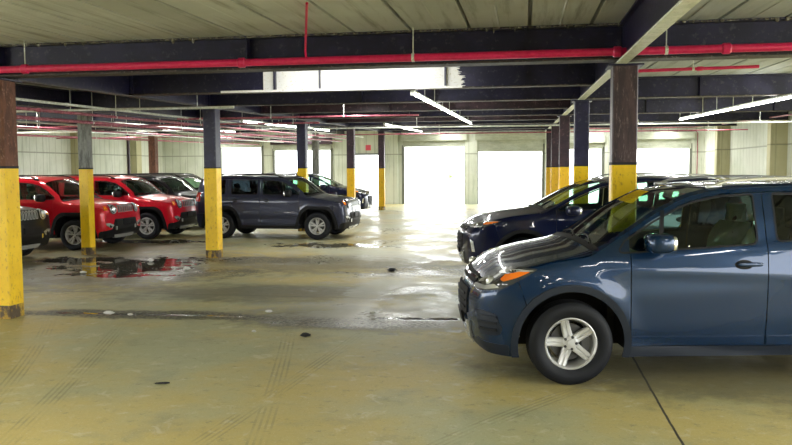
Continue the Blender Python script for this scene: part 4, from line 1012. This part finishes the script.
o = bpy.data.objects.new('fill_light', l); COL.objects.link(o); o.parent = r; o.location = (0, .006, .0); o.rotation_euler = (math.radians(86), 0, 0)
# ---- sign
s = MB(); s.box(-7.97, -7.70, YB-.03, YB-.001, 2.72, 2.99); tag(s.build('wall_sign', M['sign']), 'small red square sign above the small rear doorway', 'sign')

# ---- litter
def scrap(name, x, y, r, mat, label, cat, h=.4, rot=0.):
    b = MB(); random.seed(int(abs(x*100)+y*10)); n, m = 12, 7; v = []; fcs = []
    for i in range(m+1):
        ph = -PI/2+PI*i/m
        for k in range(n):
            t = 2*PI*k/n; rr = 1+.75*(random.random()-.5); v.append((r[0]*rr*math.cos(ph)*math.cos(t), r[1]*rr*math.cos(ph)*math.sin(t), r[2]*(1+math.sin(ph)*(.8+.4*random.random()) if i else 0)))
    zmin = min(p[2] for p in v); v = [(p[0], p[1], p[2]-zmin) for p in v]
    for i in range(m):
        for k in range(n): fcs.append((i*n+k, i*n+(k+1) % n, (i+1)*n+(k+1) % n, (i+1)*n+k))
    b.add(v, fcs); o = b.build(name, M[mat]); o.location = (x, y, 0); o.rotation_euler = (0, 0, rot); tag(o, label, cat); return o
scrap('rubber_scrap', -2.26, 13.1, (.085, .05, .028), 'debris', 'black lump of scrap lying out in the open middle of the floor', 'debris')
scrap('rubber_scrap', -2.28, 7.8, (.05, .03, .022), 'debris', 'small black scrap on dry floor in front of the long wet patch', 'debris')
scrap('wood_splinter', -2.95, 5.89, (.07, .014, .008), 'debris', 'dark thin splinter lying in the bare left foreground', 'debris', rot=.3)
scrap('paper_scrap', -1.83, 9.2, (.04, .03, .015), 'paper', 'white paper scrap at the back edge of the long wet patch', 'litter')
scrap('paper_scrap', -3.12, 9.1, (.05, .03, .015), 'paper', 'white paper scrap left of the long wet patch', 'litter')
scrap('paper_scrap', -2.9, 7.95, (.022, .02, .012), 'paper', 'tiny pale scrap in front of the dark stain line', 'litter')
scrap('paper_scrap', -5.9, 12.8, (.06, .04, .03), 'paper', 'crumpled white wad on the right edge of the left puddle', 'litter')
scrap('paper_scrap', -5.04, 8.7, (.065, .035, .022), 'paper', 'torn white wad lying on the dark stain line by the left column', 'litter')
scrap('paper_scrap', -4.75, 8.68, (.03, .025, .012), 'paper', 'smaller torn white bit right of the wad on the stain line', 'litter')
scrap('paper_scrap', -7.15, 13.9, (.06, .04, .03), 'paper', 'white scrap in the middle of the left puddle', 'litter')
scrap('paper_scrap', -7.5, 12.15, (.06, .04, .02), 'paper', 'white scrap at the near edge of the left puddle', 'litter')

# ---- outside, washed out by daylight
def bush(x, y, s, label):
    b = MB(); random.seed(int(x*7+y))
    for i in range(46):
        a, e = random.uniform(0, 2*PI), random.random(); r = s*(.35+.5*random.random())*(1-.25*e); z = .15*s+s*1.3*e
        b.sell((r*math.cos(a)*.9, r*math.sin(a)*.6, z), (s*.28, s*.24, s*.2), (1, 1), 8, 5)
    o = b.build('bush', simple('pale_green_leaves', (.35, .48, .22), .8)); o.location = (x, y, -.03); tag(o, label, 'bush')
bush(-5.9, 62., 1.0, 'pale sunlit bush seen through the left big open doorway'); bush(-7.6, 64., .7, 'smaller pale bush left in the left big open doorway'); bush(-.2, 60, .8, 'pale sunlit bush seen through the half lowered roller door')
k_ = MB(); k_.box(-30, 30, 58.0, 58.25, -.02, 1.05); tag(k_.build('yard_wall', simple('white_yard_wall', (.8, .8, .78), .8)), 'low white yard wall outside beyond the open doors', 'wall')

# ================================================================== CARS
GR = 'boxy off-road SUVs parked on the left'
make_car(TRAX, 'compact_suv', (.240, 7.175), PI+.165, 'blue_paint', 'nearest dark blue SUV filling the right side, nose to the left', 'car', 'crossover SUVs with their noses to the left')
make_car(EQX, 'midsize_suv', (-.15, 12.9), PI+.165, 'navy_paint', 'navy blue SUV parked just behind the nearest dark blue one', 'car', 'crossover SUVs with their noses to the left')
make_car(REN, 'offroad_suv', (-5.10, 19.6), -.04, 'slate_paint', 'slate grey boxy SUV seen side-on in the middle distance', 'car', GR)
make_car(REN, 'offroad_suv', (-9.85, 16.52), 0, 'red_paint', 'nearer red boxy SUV behind the column with the peeling top', 'car', GR)
make_car(REN, 'offroad_suv', (-9.54, 19.25), 0, 'bright_red_paint', 'farther red boxy SUV with its nose behind the grey SUV', 'car', GR)
BLK = dict(REN); BLK['skid'] = False
make_car(BLK, 'offroad_suv', (-10.3, 13.6), 0, 'granite_paint', 'dark boxy SUV half hidden by the nearest left column', 'car', GR)
make_car(BLK, 'offroad_suv', (-9.95, 22.3), 0, 'black_paint', 'black boxy SUV just behind the farther red one', 'car', GR)
make_car(BLK, 'offroad_suv', (-10.6, 25.3), 0, 'black_paint', 'second black boxy SUV, behind the first black one', 'car', GR)
FAR = dict(EQX); FAR['_kit'] = EQX['_kit']
make_car(FAR, 'midsize_suv', (-6.85, 29.6), .0, 'navy_paint', 'far navy blue SUV near the doors beyond the grey one', 'car')

# ================================================================== LIGHT, CAMERA
wd = bpy.data.worlds.new('overcast_sky'); SC.world = wd; wd.use_nodes = True
bg = wd.node_tree.nodes['Background']; bg.inputs[0].default_value = (.94, .98, 1., 1); bg.inputs[1].default_value = 4.0
cam = bpy.data.cameras.new('camera'); co = bpy.data.objects.new('camera', cam); COL.objects.link(co); SC.camera = co
F_, yaw, pit, rol = 771.2, .165, .0693, -.0054
cam.sensor_width = 36; cam.lens = 36*F_/792; cam.clip_end = 500; cam.clip_start = .05
fw = Vector((-math.sin(yaw)*math.cos(pit), math.cos(yaw)*math.cos(pit), -math.sin(pit)))
rt = Vector((math.cos(yaw), math.sin(yaw), 0)); dn = -(rt.cross(fw))
CR = rt*math.cos(rol)-dn*math.sin(rol); CD = rt*math.sin(rol)+dn*math.cos(rol)
mt = Matrix((( CR.x, -CD.x, -fw.x, 0), (CR.y, -CD.y, -fw.y, 0), (CR.z, -CD.z, -fw.z, HC), (0, 0, 0, 1)))
co.matrix_world = mt
vs = SC.view_settings; vs.view_transform = 'Standard'; vs.look = 'None'; vs.exposure = 1.15; vs.gamma = 1.; vs.use_curve_mapping = False
